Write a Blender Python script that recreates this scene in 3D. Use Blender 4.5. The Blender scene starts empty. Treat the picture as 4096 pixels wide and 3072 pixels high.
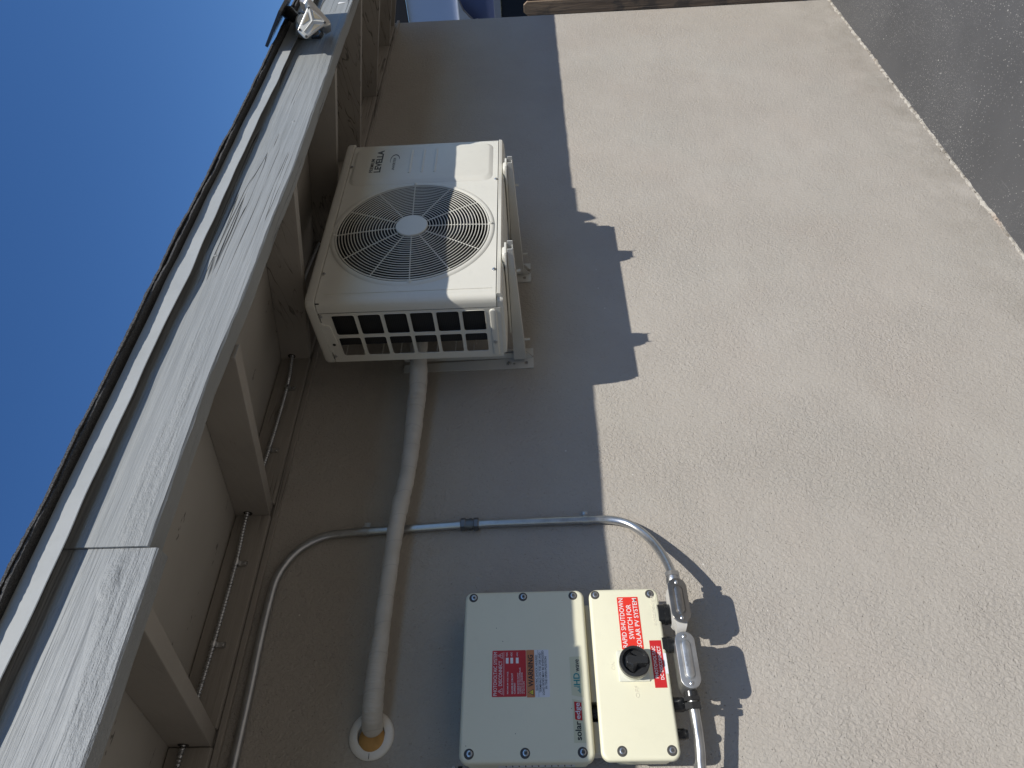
import bpy, bmesh, math, random
from mathutils import Vector, Matrix
from mathutils.geometry import tessellate_polygon
random.seed(7)
SC = bpy.context.scene
COL = SC.collection
PI = math.pi

# ------------------------------------------------------------------ camera
cam = bpy.data.cameras.new('camera')
co = bpy.data.objects.new('camera', cam); COL.objects.link(co)
F = Vector((0.6434963, 0.76461194, 0.03579235))
R = Vector((0.76544117, -0.6425712, -0.03467081))
U = Vector((0.00351058, -0.04970748, 0.99875765))
M = Matrix(((-U.x, R.x, -F.x, 0), (-U.y, R.y, -F.y, 0), (-U.z, R.z, -F.z, 1.8), (0, 0, 0, 1)))
co.matrix_world = M
cam.sensor_fit = 'HORIZONTAL'; cam.sensor_width = 36; cam.lens = 36 * 2708.9 / 4096
cam.clip_start = 0.02; cam.clip_end = 2000
SC.camera = co

# ------------------------------------------------------------------ light
SUN = Vector((-0.10, -1.0, 1.0)).normalized()          # towards the sun
elev = math.asin(SUN.z); azim = math.atan2(SUN.x, SUN.y)
w = bpy.data.worlds.new('World'); SC.world = w; w.use_nodes = True
nt = w.node_tree; nt.nodes.clear()
sky = nt.nodes.new('ShaderNodeTexSky'); sky.sky_type = 'NISHITA'; sky.sun_disc = False
sky.sun_elevation = elev; sky.sun_rotation = azim
sky.altitude = 300; sky.air_density = 1.0; sky.dust_density = 0.15; sky.ozone_density = 3.0
bg = nt.nodes.new('ShaderNodeBackground'); bg.inputs['Strength'].default_value = 0.120
wo = nt.nodes.new('ShaderNodeOutputWorld')
hs = nt.nodes.new('ShaderNodeHueSaturation'); hs.inputs['Saturation'].default_value = 1.24; hs.inputs['Hue'].default_value = 0.508
nt.links.new(sky.outputs[0], hs.inputs['Color']); nt.links.new(hs.outputs[0], bg.inputs[0]); nt.links.new(bg.outputs[0], wo.inputs[0])
sl = bpy.data.lights.new('sun', 'SUN'); sl.energy = 4.6; sl.angle = math.radians(0.53); sl.color = (1.0, 0.955, 0.875)
so = bpy.data.objects.new('sun', sl); COL.objects.link(so)
so.rotation_euler = (-SUN).to_track_quat('-Z', 'Y').to_euler(); so.location = (0, -6, 8)
SC.view_settings.view_transform = 'Standard'; SC.view_settings.look = 'None'
SC.view_settings.exposure = 0.0; SC.view_settings.gamma = 1.0
SC.view_settings.use_curve_mapping = False

# ------------------------------------------------------------------ materials
def ramp(nt, src, stops):
    r = nt.nodes.new('ShaderNodeValToRGB')
    e = r.color_ramp.elements
    while len(e) < len(stops): e.new(0.5)
    for i, (p, c) in enumerate(stops):
        e[i].position = p; e[i].color = (c, c, c, 1) if not hasattr(c, '__len__') else (*c, 1)
    nt.links.new(src, r.inputs[0]); return r.outputs[0]
def noise(nt, vec, scale, detail=4, rough=0.55, dist=0.0):
    n = nt.nodes.new('ShaderNodeTexNoise'); n.inputs['Scale'].default_value = scale
    n.inputs['Detail'].default_value = detail; n.inputs['Roughness'].default_value = rough
    n.inputs['Distortion'].default_value = dist
    nt.links.new(vec, n.inputs['Vector']); return n.outputs[0]
def mapping(nt, vec, scale=(1, 1, 1), rot=(0, 0, 0), loc=(0, 0, 0)):
    m = nt.nodes.new('ShaderNodeMapping'); m.inputs['Scale'].default_value = scale
    m.inputs['Rotation'].default_value = rot; m.inputs['Location'].default_value = loc
    nt.links.new(vec, m.inputs['Vector']); return m.outputs[0]
def mix(nt, fac, a, b, mode='MIX'):
    m = nt.nodes.new('ShaderNodeMix'); m.data_type = 'RGBA'; m.blend_type = mode
    for idx, v in ((0, fac), (6, a), (7, b)):
        if hasattr(v, 'is_linked') or hasattr(v, 'links'): nt.links.new(v, m.inputs[idx])
        elif idx == 0: m.inputs[0].default_value = v
        else: m.inputs[idx].default_value = (*v, 1) if hasattr(v, '__len__') else (v, v, v, 1)
    return m.outputs[2]
def mth(nt, op, a, b=None):
    m = nt.nodes.new('ShaderNodeMath'); m.operation = op
    for i, v in enumerate((a, b)):
        if v is None: continue
        if hasattr(v, 'links'): nt.links.new(v, m.inputs[i])
        else: m.inputs[i].default_value = v
    return m.outputs[0]
def bump(nt, h, strength=0.5, dist=0.002, prev=None):
    b = nt.nodes.new('ShaderNodeBump'); b.inputs['Strength'].default_value = strength
    b.inputs['Distance'].default_value = dist; nt.links.new(h, b.inputs['Height'])
    if prev: nt.links.new(prev, b.inputs['Normal'])
    return b.outputs[0]
def newmat(name):
    m = bpy.data.materials.new(name); m.use_nodes = True; nt = m.node_tree
    p = nt.nodes['Principled BSDF']; tc = nt.nodes.new('ShaderNodeTexCoord')
    return m, nt, p, tc.outputs['Object']
def plain(name, col, rough=0.5, metal=0.0, var=0.06, vs=14, bs=0.0, bscale=300, spec=0.5, dirt=0.0):
    """painted / plastic / metal surface with faint mottling, dust and a fine bump"""
    m, nt, p, v = newmat(name)
    n = noise(nt, v, vs, 5, 0.6)
    f = ramp(nt, n, [(0.3, 0.0), (0.7, 1.0)])
    c = mix(nt, f, tuple(x * (1 - var) for x in col), tuple(min(1, x * (1 + var)) for x in col))
    if dirt:
        d = ramp(nt, noise(nt, v, vs * 6, 6, 0.7), [(0.55, 0.0), (0.75, dirt)])
        c = mix(nt, d, c, tuple(x * 0.55 for x in col))
    nt.links.new(c, p.inputs['Base Color'])
    p.inputs['Metallic'].default_value = metal
    r = nt.nodes.new('ShaderNodeMapRange'); nt.links.new(n, r.inputs[0])
    r.inputs[3].default_value = max(0.02, rough - 0.07); r.inputs[4].default_value = rough + 0.07
    nt.links.new(r.outputs[0], p.inputs['Roughness'])
    p.inputs['Specular IOR Level'].default_value = spec
    if bs: nt.links.new(bump(nt, noise(nt, v, bscale, 3), bs, 0.0006), p.inputs['Normal'])
    return m
def m_stucco():
    m, nt, p, v = newmat('stucco')
    n1 = noise(nt, v, 1.3, 5, 0.6); n2 = noise(nt, v, 7, 6, 0.65)
    c = mix(nt, ramp(nt, n1, [(0.32, 0.0), (0.68, 1.0)]), (0.392, 0.361, 0.316), (0.430, 0.398, 0.352))
    c = mix(nt, ramp(nt, n2, [(0.35, 0.0), (0.75, 0.35)]), c, (0.355, 0.325, 0.288))
    sep = nt.nodes.new('ShaderNodeSeparateXYZ'); nt.links.new(v, sep.inputs[0])
    # damp, worn band close to the ground: greyer, broken up by noise
    low = mth(nt, 'MULTIPLY', ramp(nt, sep.outputs[2], [(0.0, 1.0), (0.30, 0.0)]), ramp(nt, n2, [(0.35, 0.0), (0.62, 1.0)]))
    c = mix(nt, mth(nt, 'MULTIPLY', low, 0.6), c, (0.27, 0.245, 0.205))
    # one long dark stain low on the wall near the camera
    s = mapping(nt, v, (3.1, 1, 7.5), (0, 0, 0), (-5.85, 0, -1.15))
    g = nt.nodes.new('ShaderNodeTexGradient'); g.gradient_type = 'SPHERICAL'; nt.links.new(s, g.inputs[0])
    st = mth(nt, 'MULTIPLY', ramp(nt, g.outputs[1], [(0.0, 0.0), (0.6, 1.0)]), ramp(nt, n2, [(0.38, 0.1), (0.62, 0.9)]))
    c = mix(nt, mth(nt, 'MULTIPLY', st, 0.75), c, (0.2, 0.18, 0.175))
    # pits: tiny dark pores
    vo = nt.nodes.new('ShaderNodeTexVoronoi'); vo.inputs['Scale'].default_value = 125
    nt.links.new(v, vo.inputs['Vector'])
    pit = mth(nt, 'MULTIPLY', ramp(nt, vo.outputs[0], [(0.05, 1.0), (0.22, 0.0)]), ramp(nt, noise(nt, v, 70, 2), [(0.52, 0.0), (0.6, 1.0)]))
    c = mix(nt, mth(nt, 'MULTIPLY', pit, 0.5), c, (0.17, 0.15, 0.13))
    c = mix(nt, ramp(nt, noise(nt, v, 2.4, 4, 0.6), [(0.50, 0.0), (0.68, 0.25)]), c, (0.41, 0.355, 0.305))
    c = mix(nt, ramp(nt, noise(nt, mapping(nt, v, (1, 1, 1), (0, 0, 0), (5, 2, 7)), 1.9, 4, 0.6), [(0.50, 0.0), (0.70, 0.3)]), c, (0.395, 0.385, 0.345))
    vf = nt.nodes.new('ShaderNodeTexVoronoi'); vf.inputs['Scale'].default_value = 17; nt.links.new(v, vf.inputs['Vector'])
    fl_ = mth(nt, 'MULTIPLY', ramp(nt, vf.outputs[0], [(0.03, 1.0), (0.05, 0.0)]), ramp(nt, noise(nt, v, 31, 2), [(0.56, 0.0), (0.58, 0.8)]))
    c = mix(nt, fl_, c, (0.7, 0.68, 0.63))
    nt.links.new(c, p.inputs['Base Color'])
    p.inputs['Roughness'].default_value = 0.93; p.inputs['Specular IOR Level'].default_value = 0.2
    d = mapping(nt, v, (1, 1, 0.72), (0, 0.25, 0))
    lump = noise(nt, d, 135, 3, 0.62, 0.7)
    patch = ramp(nt, noise(nt, v, 3.1, 3, 0.55), [(0.36, 0.6), (0.60, 1.0)])
    fine = noise(nt, v, 260, 3, 0.6)
    big = noise(nt, v, 11, 3, 0.5)
    h = mth(nt, 'ADD', mth(nt, 'MULTIPLY', ramp(nt, lump, [(0.30, 0.0), (0.68, 1.0)]), 1.0), mth(nt, 'MULTIPLY', fine, 0.4))
    h = mth(nt, 'MULTIPLY', h, patch)
    h = mth(nt, 'SUBTRACT', h, mth(nt, 'MULTIPLY', pit, 1.1))
    b1 = bump(nt, big, 0.28, 0.012)
    nt.links.new(bump(nt, h, 0.75, 0.0030, b1), p.inputs['Normal'])
    return m
def m_wood(name, c1, c2, grain=1.0, rough=0.55, bs=0.6, axis='X', low=0.35):
    """painted sawn wood, grain along X (or Y)"""
    m, nt, p, v = newmat(name)
    sc = (1.0, 16, 16) if axis == 'X' else (16, 1.0, 16) if axis == 'Y' else (16, 16, 1.0)
    d = mapping(nt, v, sc)
    base = noise(nt, d, 1.6, 6, 0.62, 0.9)
    fine = noise(nt, mapping(nt, v, tuple(s * 4 if s > 1 else 1.6 for s in sc)), 2.6, 5, 0.6, 0.4)
    wv = nt.nodes.new('ShaderNodeTexWave'); wv.wave_type = 'BANDS'; wv.bands_direction = 'Z' if axis != 'Z' else 'X'
    wv.inputs['Scale'].default_value = 13; wv.inputs['Distortion'].default_value = 7
    wv.inputs['Detail'].default_value = 3; wv.inputs['Detail Scale'].default_value = 0.9
    nt.links.new(mapping(nt, v, (0.32, 1, 1) if axis == 'X' else (1, 0.32, 1) if axis == 'Y' else (1, 1, .32)), wv.inputs[0])
    h = mth(nt, 'ADD', mth(nt, 'MULTIPLY', base, low), mth(nt, 'MULTIPLY', fine, 0.6))
    h = mth(nt, 'ADD', h, mth(nt, 'MULTIPLY', wv.outputs[1], 0.2))
    cn = noise(nt, v, 3.0, 4, 0.6)
    # knots
    vo = nt.nodes.new('ShaderNodeTexVoronoi'); vo.inputs['Scale'].default_value = 2.6
    nt.links.new(mapping(nt, v, (1, 1, 2.4), (0, 0, 0), (0.37, 0.2, 0.11)), vo.inputs['Vector'])
    kn = ramp(nt, vo.outputs[0], [(0.03, 1.0), (0.11, 0.0)])
    kn2 = mth(nt, 'MULTIPLY', kn, noise(nt, v, 90, 4, 0.7))
    h = mth(nt, 'ADD', h, mth(nt, 'MULTIPLY', kn2, 2.2))
    rg = noise(nt, mapping(nt, v, (26, 60, 60)), 3, 4, 0.7)
    h = mth(nt, 'ADD', h, mth(nt, 'MULTIPLY', mth(nt, 'MULTIPLY', rg, ramp(nt, noise(nt, mapping(nt, v, (1.2, 9, 9)), 1.3, 2), [(0.55, 0.0), (0.62, 1.0)])), 0.8))
    crack = ramp(nt, noise(nt, mapping(nt, v, tuple(s * 1.7 if s > 1 else 0.8 for s in sc)), 1.2, 2, 0.5, 0.3), [(0.485, 0.0), (0.497, 1.0), (0.503, 1.0), (0.515, 0.0)])
    sel = ramp(nt, noise(nt, v, 2.3, 2), [(0.50, 0.0), (0.56, 1.0)])
    crack = mth(nt, 'MULTIPLY', crack, sel)
    c = mix(nt, ramp(nt, cn, [(0.35, 0.0), (0.65, 1.0)]), c1, c2)
    c = mix(nt, mth(nt, 'MULTIPLY', crack, 0.8), c, tuple(x * 0.25 for x in c1))
    nt.links.new(c, p.inputs['Base Color']); p.inputs['Roughness'].default_value = rough
    h = mth(nt, 'SUBTRACT', h, mth(nt, 'MULTIPLY', crack, 1.4))
    nt.links.new(bump(nt, h, bs, 0.0032 * grain), p.inputs['Normal'])
    return m
def m_soffit():
    m, nt, p, v = newmat('soffit_paint')
    c = mix(nt, ramp(nt, noise(nt, v, 5, 5), [(0.3, 0.0), (0.7, 1.0)]), (0.38, 0.355, 0.315), (0.41, 0.385, 0.34))
    vo = nt.nodes.new('ShaderNodeTexVoronoi'); vo.inputs['Scale'].default_value = 9
    nt.links.new(mapping(nt, v, (0.55, 1.5, 1), (0, 0, 0.25)), vo.inputs['Vector'])
    f = mth(nt, 'MULTIPLY', ramp(nt, vo.outputs[0], [(0.0, 1.0), (0.15, 0.6), (0.17, 0.0)]), ramp(nt, noise(nt, mapping(nt, v, (60, 140, 60)), 1, 2), [(0.56, 0.0), (0.60, 1.0)]))
    c = mix(nt, f, c, (0.02, 0.018, 0.016))
    nt.links.new(c, p.inputs['Base Color']); p.inputs['Roughness'].default_value = 0.7
    nt.links.new(bump(nt, noise(nt, mapping(nt, v, (3, 30, 30)), 2, 4), 0.3, 0.002), p.inputs['Normal'])
    return m
def m_ground():
    m, nt, p, v = newmat('sealed_asphalt')
    n = noise(nt, v, 2.2, 6, 0.6)
    c = mix(nt, ramp(nt, n, [(0.3, 0.0), (0.7, 1.0)]), (0.082, 0.083, 0.085), (0.108, 0.109, 0.111))
    def specks(scale, thr, dens_s, lo, hi):
        vo = nt.nodes.new('ShaderNodeTexVoronoi'); vo.inputs['Scale'].default_value = scale
        nt.links.new(v, vo.inputs['Vector'])
        return mth(nt, 'MULTIPLY', ramp(nt, vo.outputs[0], [(thr * 0.7, 1.0), (thr, 0.0)]), ramp(nt, noise(nt, v, dens_s, 3), [(lo, 0.0), (hi, 1.0)]))
    s1 = specks(80, 0.15, 3.2, 0.42, 0.56); s2 = specks(26, 0.10, 5, 0.53, 0.6); s3 = specks(190, 0.22, 1.7, 0.38, 0.55)
    s4 = specks(60, 0.12, 1.3, 0.42, 0.55)
    s = mth(nt, 'MAXIMUM', mth(nt, 'MAXIMUM', mth(nt, 'MAXIMUM', s1, s2), mth(nt, 'MULTIPLY', s4, 0.7)), mth(nt, 'MULTIPLY', s3, 0.5))
    c = mix(nt, mth(nt, 'MULTIPLY', s, 0.9), c, (0.6, 0.59, 0.55))
    # scratches
    for rot, off in ((0.5, 0.0), (-0.75, 3.1)):
        sc = noise(nt, mapping(nt, v, (1.2, 42, 1), (0, 0, rot), (off, 0, 0)), 1.4, 2, 0.5)
        scr = mth(nt, 'MULTIPLY', ramp(nt, sc, [(0.497, 0.0), (0.5, 1.0), (0.503, 0.0)]), ramp(nt, noise(nt, v, 2.7, 2), [(0.56, 0.0), (0.6, 0.35)]))
        c = mix(nt, scr, c, (0.33, 0.33, 0.32))
    nt.links.new(c, p.inputs['Base Color']); p.inputs['Roughness'].default_value = 0.62
    h = mth(nt, 'ADD', noise(nt, v, 320, 3, 0.6), mth(nt, 'MULTIPLY', noise(nt, v, 40, 3), 0.6))
    nt.links.new(bump(nt, h, 0.55, 0.0016), p.inputs['Normal'])
    return m
def m_edge():
    m, nt, p, v = newmat('broken_plaster')
    n = noise(nt, v, 26, 5, 0.7)
    c = mix(nt, ramp(nt, n, [(0.4, 0.0), (0.55, 1.0)]), (0.25, 0.225, 0.19), (0.50, 0.47, 0.41))
    c = mix(nt, ramp(nt, noise(nt, v, 5, 3), [(0.54, 0.0), (0.66, 0.6)]), c, (0.36, 0.25, 0.18))
    c = mix(nt, ramp(nt, noise(nt, v, 55, 3), [(0.6, 0.0), (0.68, 0.9)]), c, (0.08, 0.07, 0.055))
    nt.links.new(c, p.inputs['Base Color']); p.inputs['Roughness'].default_value = 0.95
    nt.links.new(bump(nt, noise(nt, v, 120, 5, 0.7), 0.9, 0.006), p.inputs['Normal'])
    return m
def m_galv(name='galvanised_steel', col=(0.56, 0.57, 0.575), rough=0.3):
    m, nt, p, v = newmat(name)
    n = noise(nt, mapping(nt, v, (30, 30, 30)), 1, 5, 0.7)
    c = mix(nt, ramp(nt, n, [(0.35, 0.0), (0.65, 1.0)]), tuple(x * 0.82 for x in col), col)
    nt.links.new(c, p.inputs['Base Color']); p.inputs['Metallic'].default_value = 0.92
    r = nt.nodes.new('ShaderNodeMapRange'); nt.links.new(n, r.inputs[0]); r.inputs[3].default_value = rough - 0.08; r.inputs[4].default_value = rough + 0.16
    nt.links.new(r.outputs[0], p.inputs['Roughness'])
    nt.links.new(bump(nt, noise(nt, v, 140, 3), 0.12, 0.001), p.inputs['Normal'])
    return m
def m_tape():
    m, nt, p, v = newmat('pipe_wrap_tape')
    wv = nt.nodes.new('ShaderNodeTexWave'); wv.bands_direction = 'X'; wv.wave_profile = 'SAW'
    wv.inputs['Scale'].default_value = 4.4; wv.inputs['Distortion'].default_value = 2.2; wv.inputs['Detail'].default_value = 1.0; wv.inputs['Detail Scale'].default_value = 2
    nt.links.new(mapping(nt, v, (1, 1, 1), (0, 0.22, 0)), wv.inputs[0])
    cr = noise(nt, mapping(nt, v, (85, 9, 9), (0, 0.3, 0)), 1, 4, 0.6, 0.6)
    wr = mth(nt, 'MULTIPLY', cr, ramp(nt, noise(nt, v, 9, 2), [(0.45, 0.15), (0.6, 1.0)]))
    h = mth(nt, 'ADD', mth(nt, 'MULTIPLY', wv.outputs[1], 0.5), mth(nt, 'MULTIPLY', wr, 1.1))
    c = mix(nt, ramp(nt, noise(nt, v, 16, 4), [(0.3, 0.0), (0.7, 1.0)]), (0.47, 0.44, 0.385), (0.55, 0.52, 0.465))
    c = mix(nt, ramp(nt, wv.outputs[1], [(0.0, 0.35), (0.05, 0.0)]), c, (0.25, 0.235, 0.215))
    nt.links.new(c, p.inputs['Base Color']); p.inputs['Roughness'].default_value = 0.5
    nt.links.new(bump(nt, h, 0.8, 0.005), p.inputs['Normal'])
    return m
def m_fence():
    m, nt, p, v = newmat('weathered_cedar')
    d = mapping(nt, v, (14, 14, 1.1))
    n = noise(nt, d, 2, 6, 0.65, 0.8)
    c = mix(nt, ramp(nt, n, [(0.3, 0.0), (0.7, 1.0)]), (0.20, 0.145, 0.10), (0.36, 0.27, 0.19))
    c = mix(nt, ramp(nt, noise(nt, v, 9, 4), [(0.52, 0.0), (0.62, 0.8)]), c, (0.13, 0.11, 0.09))
    nt.links.new(c, p.inputs['Base Color']); p.inputs['Roughness'].default_value = 0.85
    nt.links.new(bump(nt, n, 0.8, 0.006), p.inputs['Normal'])
    return m
def m_shingle():
    m, nt, p, v = newmat('asphalt_shingle')
    n = noise(nt, v, 420, 2, 0.8)
    c = mix(nt, ramp(nt, n, [(0.42, 0.0), (0.6, 1.0)]), (0.035, 0.035, 0.036), (0.12, 0.118, 0.116))
    nt.links.new(c, p.inputs['Base Color']); p.inputs['Roughness'].default_value = 0.95
    nt.links.new(bump(nt, n, 0.9, 0.003), p.inputs['Normal'])
    return m
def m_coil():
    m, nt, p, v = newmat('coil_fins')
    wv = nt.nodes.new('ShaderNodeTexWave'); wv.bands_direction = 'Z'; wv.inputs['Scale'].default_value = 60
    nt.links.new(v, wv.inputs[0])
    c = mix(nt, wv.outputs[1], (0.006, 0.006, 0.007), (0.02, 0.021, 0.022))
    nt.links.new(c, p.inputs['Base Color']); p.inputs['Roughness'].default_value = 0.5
    return m
MT = dict(
    stucco=m_stucco(), ground=m_ground(), edge=m_edge(), soffit=m_soffit(),
    fascia=m_wood('blue_grey_painted_wood', (0.238, 0.250, 0.250), (0.266, 0.277, 0.276), 1.15, 0.5, 0.75, 'X', 0.32),
    fascia2=m_wood('checked_blue_grey_wood', (0.245, 0.258, 0.262), (0.278, 0.292, 0.296), 1.7, 0.55, 0.85, 'X', 0.35),
    rafter=m_wood('taupe_painted_wood', (0.30, 0.275, 0.24), (0.345, 0.315, 0.275), 0.5, 0.65, 0.4, 'Y'),
    block=m_wood('taupe_painted_blocking', (0.29, 0.265, 0.23), (0.335, 0.305, 0.265), 0.8, 0.7, 0.55, 'X'),
    drip=plain('painted_drip_metal', (0.33, 0.345, 0.345), 0.5, 0, 0.07, 9, 0.2, 60, dirt=0.15),
    shingle=m_shingle(), dgalv=m_galv('dark_zinc_fitting', (0.20, 0.205, 0.21), 0.4), tape=m_tape(), fence=m_fence(), coil=m_coil(), galv=m_galv(),
    cast=m_galv('cast_aluminium', (0.62, 0.63, 0.63), 0.36),
    bronze=m_galv('grey_cast_cover', (0.33, 0.32, 0.305), 0.28),
    acw=plain('cream_white_steel', (0.64, 0.622, 0.55), 0.36, 0, 0.03, 6, 0.1, 500, dirt=0.12),
    acb=plain('grey_bracket_paint', (0.52, 0.515, 0.48), 0.42, 0, 0.04, 8, 0.1, 400),
    dark=plain('dark_interior', (0.022, 0.022, 0.023), 0.6),
    fan=plain('dark_grey_fan_plastic', (0.010, 0.010, 0.011), 0.55),
    inv=plain('cream_powder_coat', (0.76, 0.735, 0.555), 0.42, 0, 0.02, 5, 0.12, 900, dirt=0.08),
    invs=plain('beige_cast_bracket', (0.60, 0.55, 0.46), 0.55, 0, 0.05, 8, 0.15, 500),
    red=plain('red_vinyl', (0.52, 0.022, 0.025), 0.35, 0, 0.05), bred=plain('bright_red_vinyl', (0.72, 0.04, 0.025), 0.35, 0, 0.05),
    orange=plain('orange_vinyl', (0.55, 0.21, 0.08), 0.4, 0, 0.05), white=plain('white_print', (0.78, 0.78, 0.77), 0.4, 0, 0.03),
    lab=plain('white_vinyl', (0.72, 0.73, 0.75), 0.35, 0, 0.04), black=plain('black_print', (0.02, 0.02, 0.02), 0.45),
    blackp=plain('black_plastic', (0.026, 0.027, 0.028), 0.27, 0, 0.1, 20, dirt=0.2),
    nickp=plain('black_nylon_gland', (0.012, 0.013, 0.014), 0.28),
    plate=plain('yellowed_film', (0.66, 0.645, 0.44), 0.3, 0, 0.03), teal=plain('teal_print', (0.02, 0.27, 0.27), 0.4, 0, 0.05),
    greyp=plain('pale_grey_plastic', (0.66, 0.66, 0.56), 0.4, 0, 0.03), emb=plain('cream_relief', (0.70, 0.665, 0.53), 0.5, 0, 0.02),
    yellow=plain('yellow_print', (0.75, 0.62, 0.06), 0.4), steel=m_galv('stainless_screw', (0.6, 0.6, 0.59), 0.25),
    holed=plain('dark_screw_recess_shade', (0.06, 0.058, 0.052), 0.6), foam=plain('amber_foam', (0.42, 0.23, 0.07), 0.8, 0, 0.25, 30, 0.6, 200),
    ringm=plain('white_wall_flange', (0.74, 0.71, 0.65), 0.4, 0, 0.04, 12, 0, dirt=0.3),
    grime=plain('black_grime', (0.03, 0.026, 0.022), 0.9), logo=plain('dark_grey_lettering', (0.045, 0.043, 0.042), 0.45),
    lens=plain('clear_lamp_lens', (0.66, 0.65, 0.60), 0.2, 0, 0.04, 30), chrome=m_galv('silver_reflector', (0.62, 0.61, 0.58), 0.36),
    led=plain('amber_led', (0.62, 0.52, 0.34), 0.3, 0, 0.1), ledp=plain('grey_led_tray', (0.42, 0.42, 0.40), 0.4),
    pvc=plain('grey_white_pvc', (0.55, 0.54, 0.51), 0.4),
    pblue=plain('pale_blue_panel', (0.50, 0.53, 0.62), 0.5, 0, 0.03, 2), navy=plain('slate_blue_panel', (0.10, 0.115, 0.2), 0.5, 0, 0.05, 2),
    gcloth=plain('grey_canvas', (0.28, 0.29, 0.3), 0.8, 0, 0.08, 5), gpost=plain('grey_post_paint', (0.20, 0.21, 0.23), 0.6),
    void=plain('dark_brown_eave', (0.03, 0.025, 0.022), 0.8), vblack=plain('black_opening', (0.008, 0.009, 0.012), 0.7),
    conc=plain('bounce_concrete', (0.235, 0.205, 0.165), 0.85, 0, 0.1, 2, 0.3, 200),
    tan=plain('tan_stucco', (0.42, 0.34, 0.25), 0.9, 0, 0.08, 3, 0.4, 90),
    cell=plain('solar_cell_glass', (0.02, 0.022, 0.035), 0.15),
)

# ------------------------------------------------------------------ mesh helpers
class MB:
    def __init__(s): s.v = []; s.f = []; s.mi = []; s.cur = 0
    def add(s, vs, fs):
        o = len(s.v); s.v += [tuple(v) for v in vs]; s.f += [tuple(i + o for i in f) for f in fs]; s.mi += [s.cur] * len(fs); return s
    def box(s, x0, x1, y0, y1, z0, z1):
        v = [(x, y, z) for x in (x0, x1) for y in (y0, y1) for z in (z0, z1)]
        return s.add(v, [(0, 1, 3, 2), (4, 6, 7, 5), (0, 4, 5, 1), (2, 3, 7, 6), (0, 2, 6, 4), (1, 5, 7, 3)])
    def rings(s, rs, cap0=True, cap1=True):
        n = len(rs[0]); v = [p for r in rs for p in r]; f = []
        for k in range(len(rs) - 1):
            for i in range(n):
                j = (i + 1) % n; f.append((k * n + i, k * n + j, (k + 1) * n + j, (k + 1) * n + i))
        if cap0: f.append(tuple(range(n - 1, -1, -1)))
        if cap1: f.append(tuple((len(rs) - 1) * n + i for i in range(n)))
        return s.add(v, f)
    def tube(s, path, r, seg=16, caps=True, sq=1.0):
        P = [Vector(p) for p in path]; rs = []; rad = r if hasattr(r, '__len__') else [r] * len(P)
        up = None
        for i, p in enumerate(P):
            t = (P[min(i + 1, len(P) - 1)] - P[max(i - 1, 0)]).normalized()
            if up is None: up = t.orthogonal().normalized()
            up = (up - t * up.dot(t)).normalized(); b = t.cross(up)
            rs.append([p + (up * math.cos(a) + b * math.sin(a) * sq) * rad[i] for a in (2 * PI * k / seg for k in range(seg))])
        return s.rings(rs, caps, caps)
    def cyl(s, p0, p1, r0, r1=None, seg=20): return s.tube([p0, p1], [r0, r0 if r1 is None else r1], seg)
    def lathe(s, c, ax, prof, seg=24, u=None):
        """prof: (radius, distance along axis)"""
        ax = Vector(ax).normalized(); u = Vector(u).normalized() if u else ax.orthogonal().normalized(); w_ = ax.cross(u); c = Vector(c)
        rs = [[c + ax * h + (u * math.cos(a) + w_ * math.sin(a)) * max(r, 1e-5) for a in (2 * PI * k / seg for k in range(seg))] for r, h in prof]
        return s.rings(rs)
    def plate(s, pts, fn, t0, t1):
        """prism of a 2-D outline; fn(u, v, depth)"""
        n = len(pts); return s.rings([[fn(u, v, t0) for u, v in pts], [fn(u, v, t1) for u, v in pts]])
    def holed(s, outer, holes, fn, t0, t1):
        polys = [outer] + holes; flat = [p for q in polys for p in q]
        tris = tessellate_polygon([[Vector((u, v, 0)) for u, v in q] for q in polys]); n = len(flat)
        vs = [fn(u, v, t0) for u, v in flat] + [fn(u, v, t1) for u, v in flat]
        fs = [tuple(t) for t in tris] + [tuple(i + n for i in reversed(t)) for t in tris]; o = 0
        for q in polys:
            m = len(q)
            for i in range(m):
                j = (i + 1) % m; fs.append((o + i, o + j, o + j + n, o + i + n))
            o += m
        return s.add(vs, fs)
    def build(s, name, mat, parent=None, smooth=35, bevel=0.0, bseg=2):
        me = bpy.data.meshes.new(name); me.from_pydata(s.v, [], s.f)
        mats = mat if isinstance(mat, (list, tuple)) else [mat]
        for m in mats: me.materials.append(m)
        for p, i in zip(me.polygons, s.mi): p.material_index = i
        bm = bmesh.new(); bm.from_mesh(me); bmesh.ops.recalc_face_normals(bm, faces=bm.faces)
        if bevel:
            es = [e for e in bm.edges if len(e.link_faces) == 2 and e.calc_face_angle(0) > 0.6]
            bmesh.ops.bevel(bm, geom=es, offset=bevel, segments=bseg, profile=0.5, affect='EDGES', clamp_overlap=True)
        bm.to_mesh(me); bm.free()
        if smooth:
            me.shade_smooth(); me.set_sharp_from_angle(angle=math.radians(smooth))
        o = bpy.data.objects.new(name, me); COL.objects.link(o)
        if parent: setpar(o, parent)
        return o
def setpar(o, par):
    o.parent = par
    p = par; mw = Matrix.Identity(4)
    while p: mw = (p.matrix_parent_inverse if p.parent else Matrix.Identity(4)) @ p.matrix_basis @ mw; p = p.parent
    o.matrix_parent_inverse = mw.inverted()
def tag(o, label, cat=None, group=None, kind=None):
    if label: o['label'] = label
    if cat: o['category'] = cat
    if group: o['group'] = group
    if kind: o['kind'] = kind
    return o
def empty(name, loc, label, cat, group=None):
    o = bpy.data.objects.new(name, None); COL.objects.link(o); o.location = loc; o.empty_display_size = 0.1
    return tag(o, label, cat, group)
FR = lambda u, v, d: (u, d, v)          # outline in x,z ; depth = y
SD = lambda u, v, d: (d, u, v)          # outline in y,z ; depth = x
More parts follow.
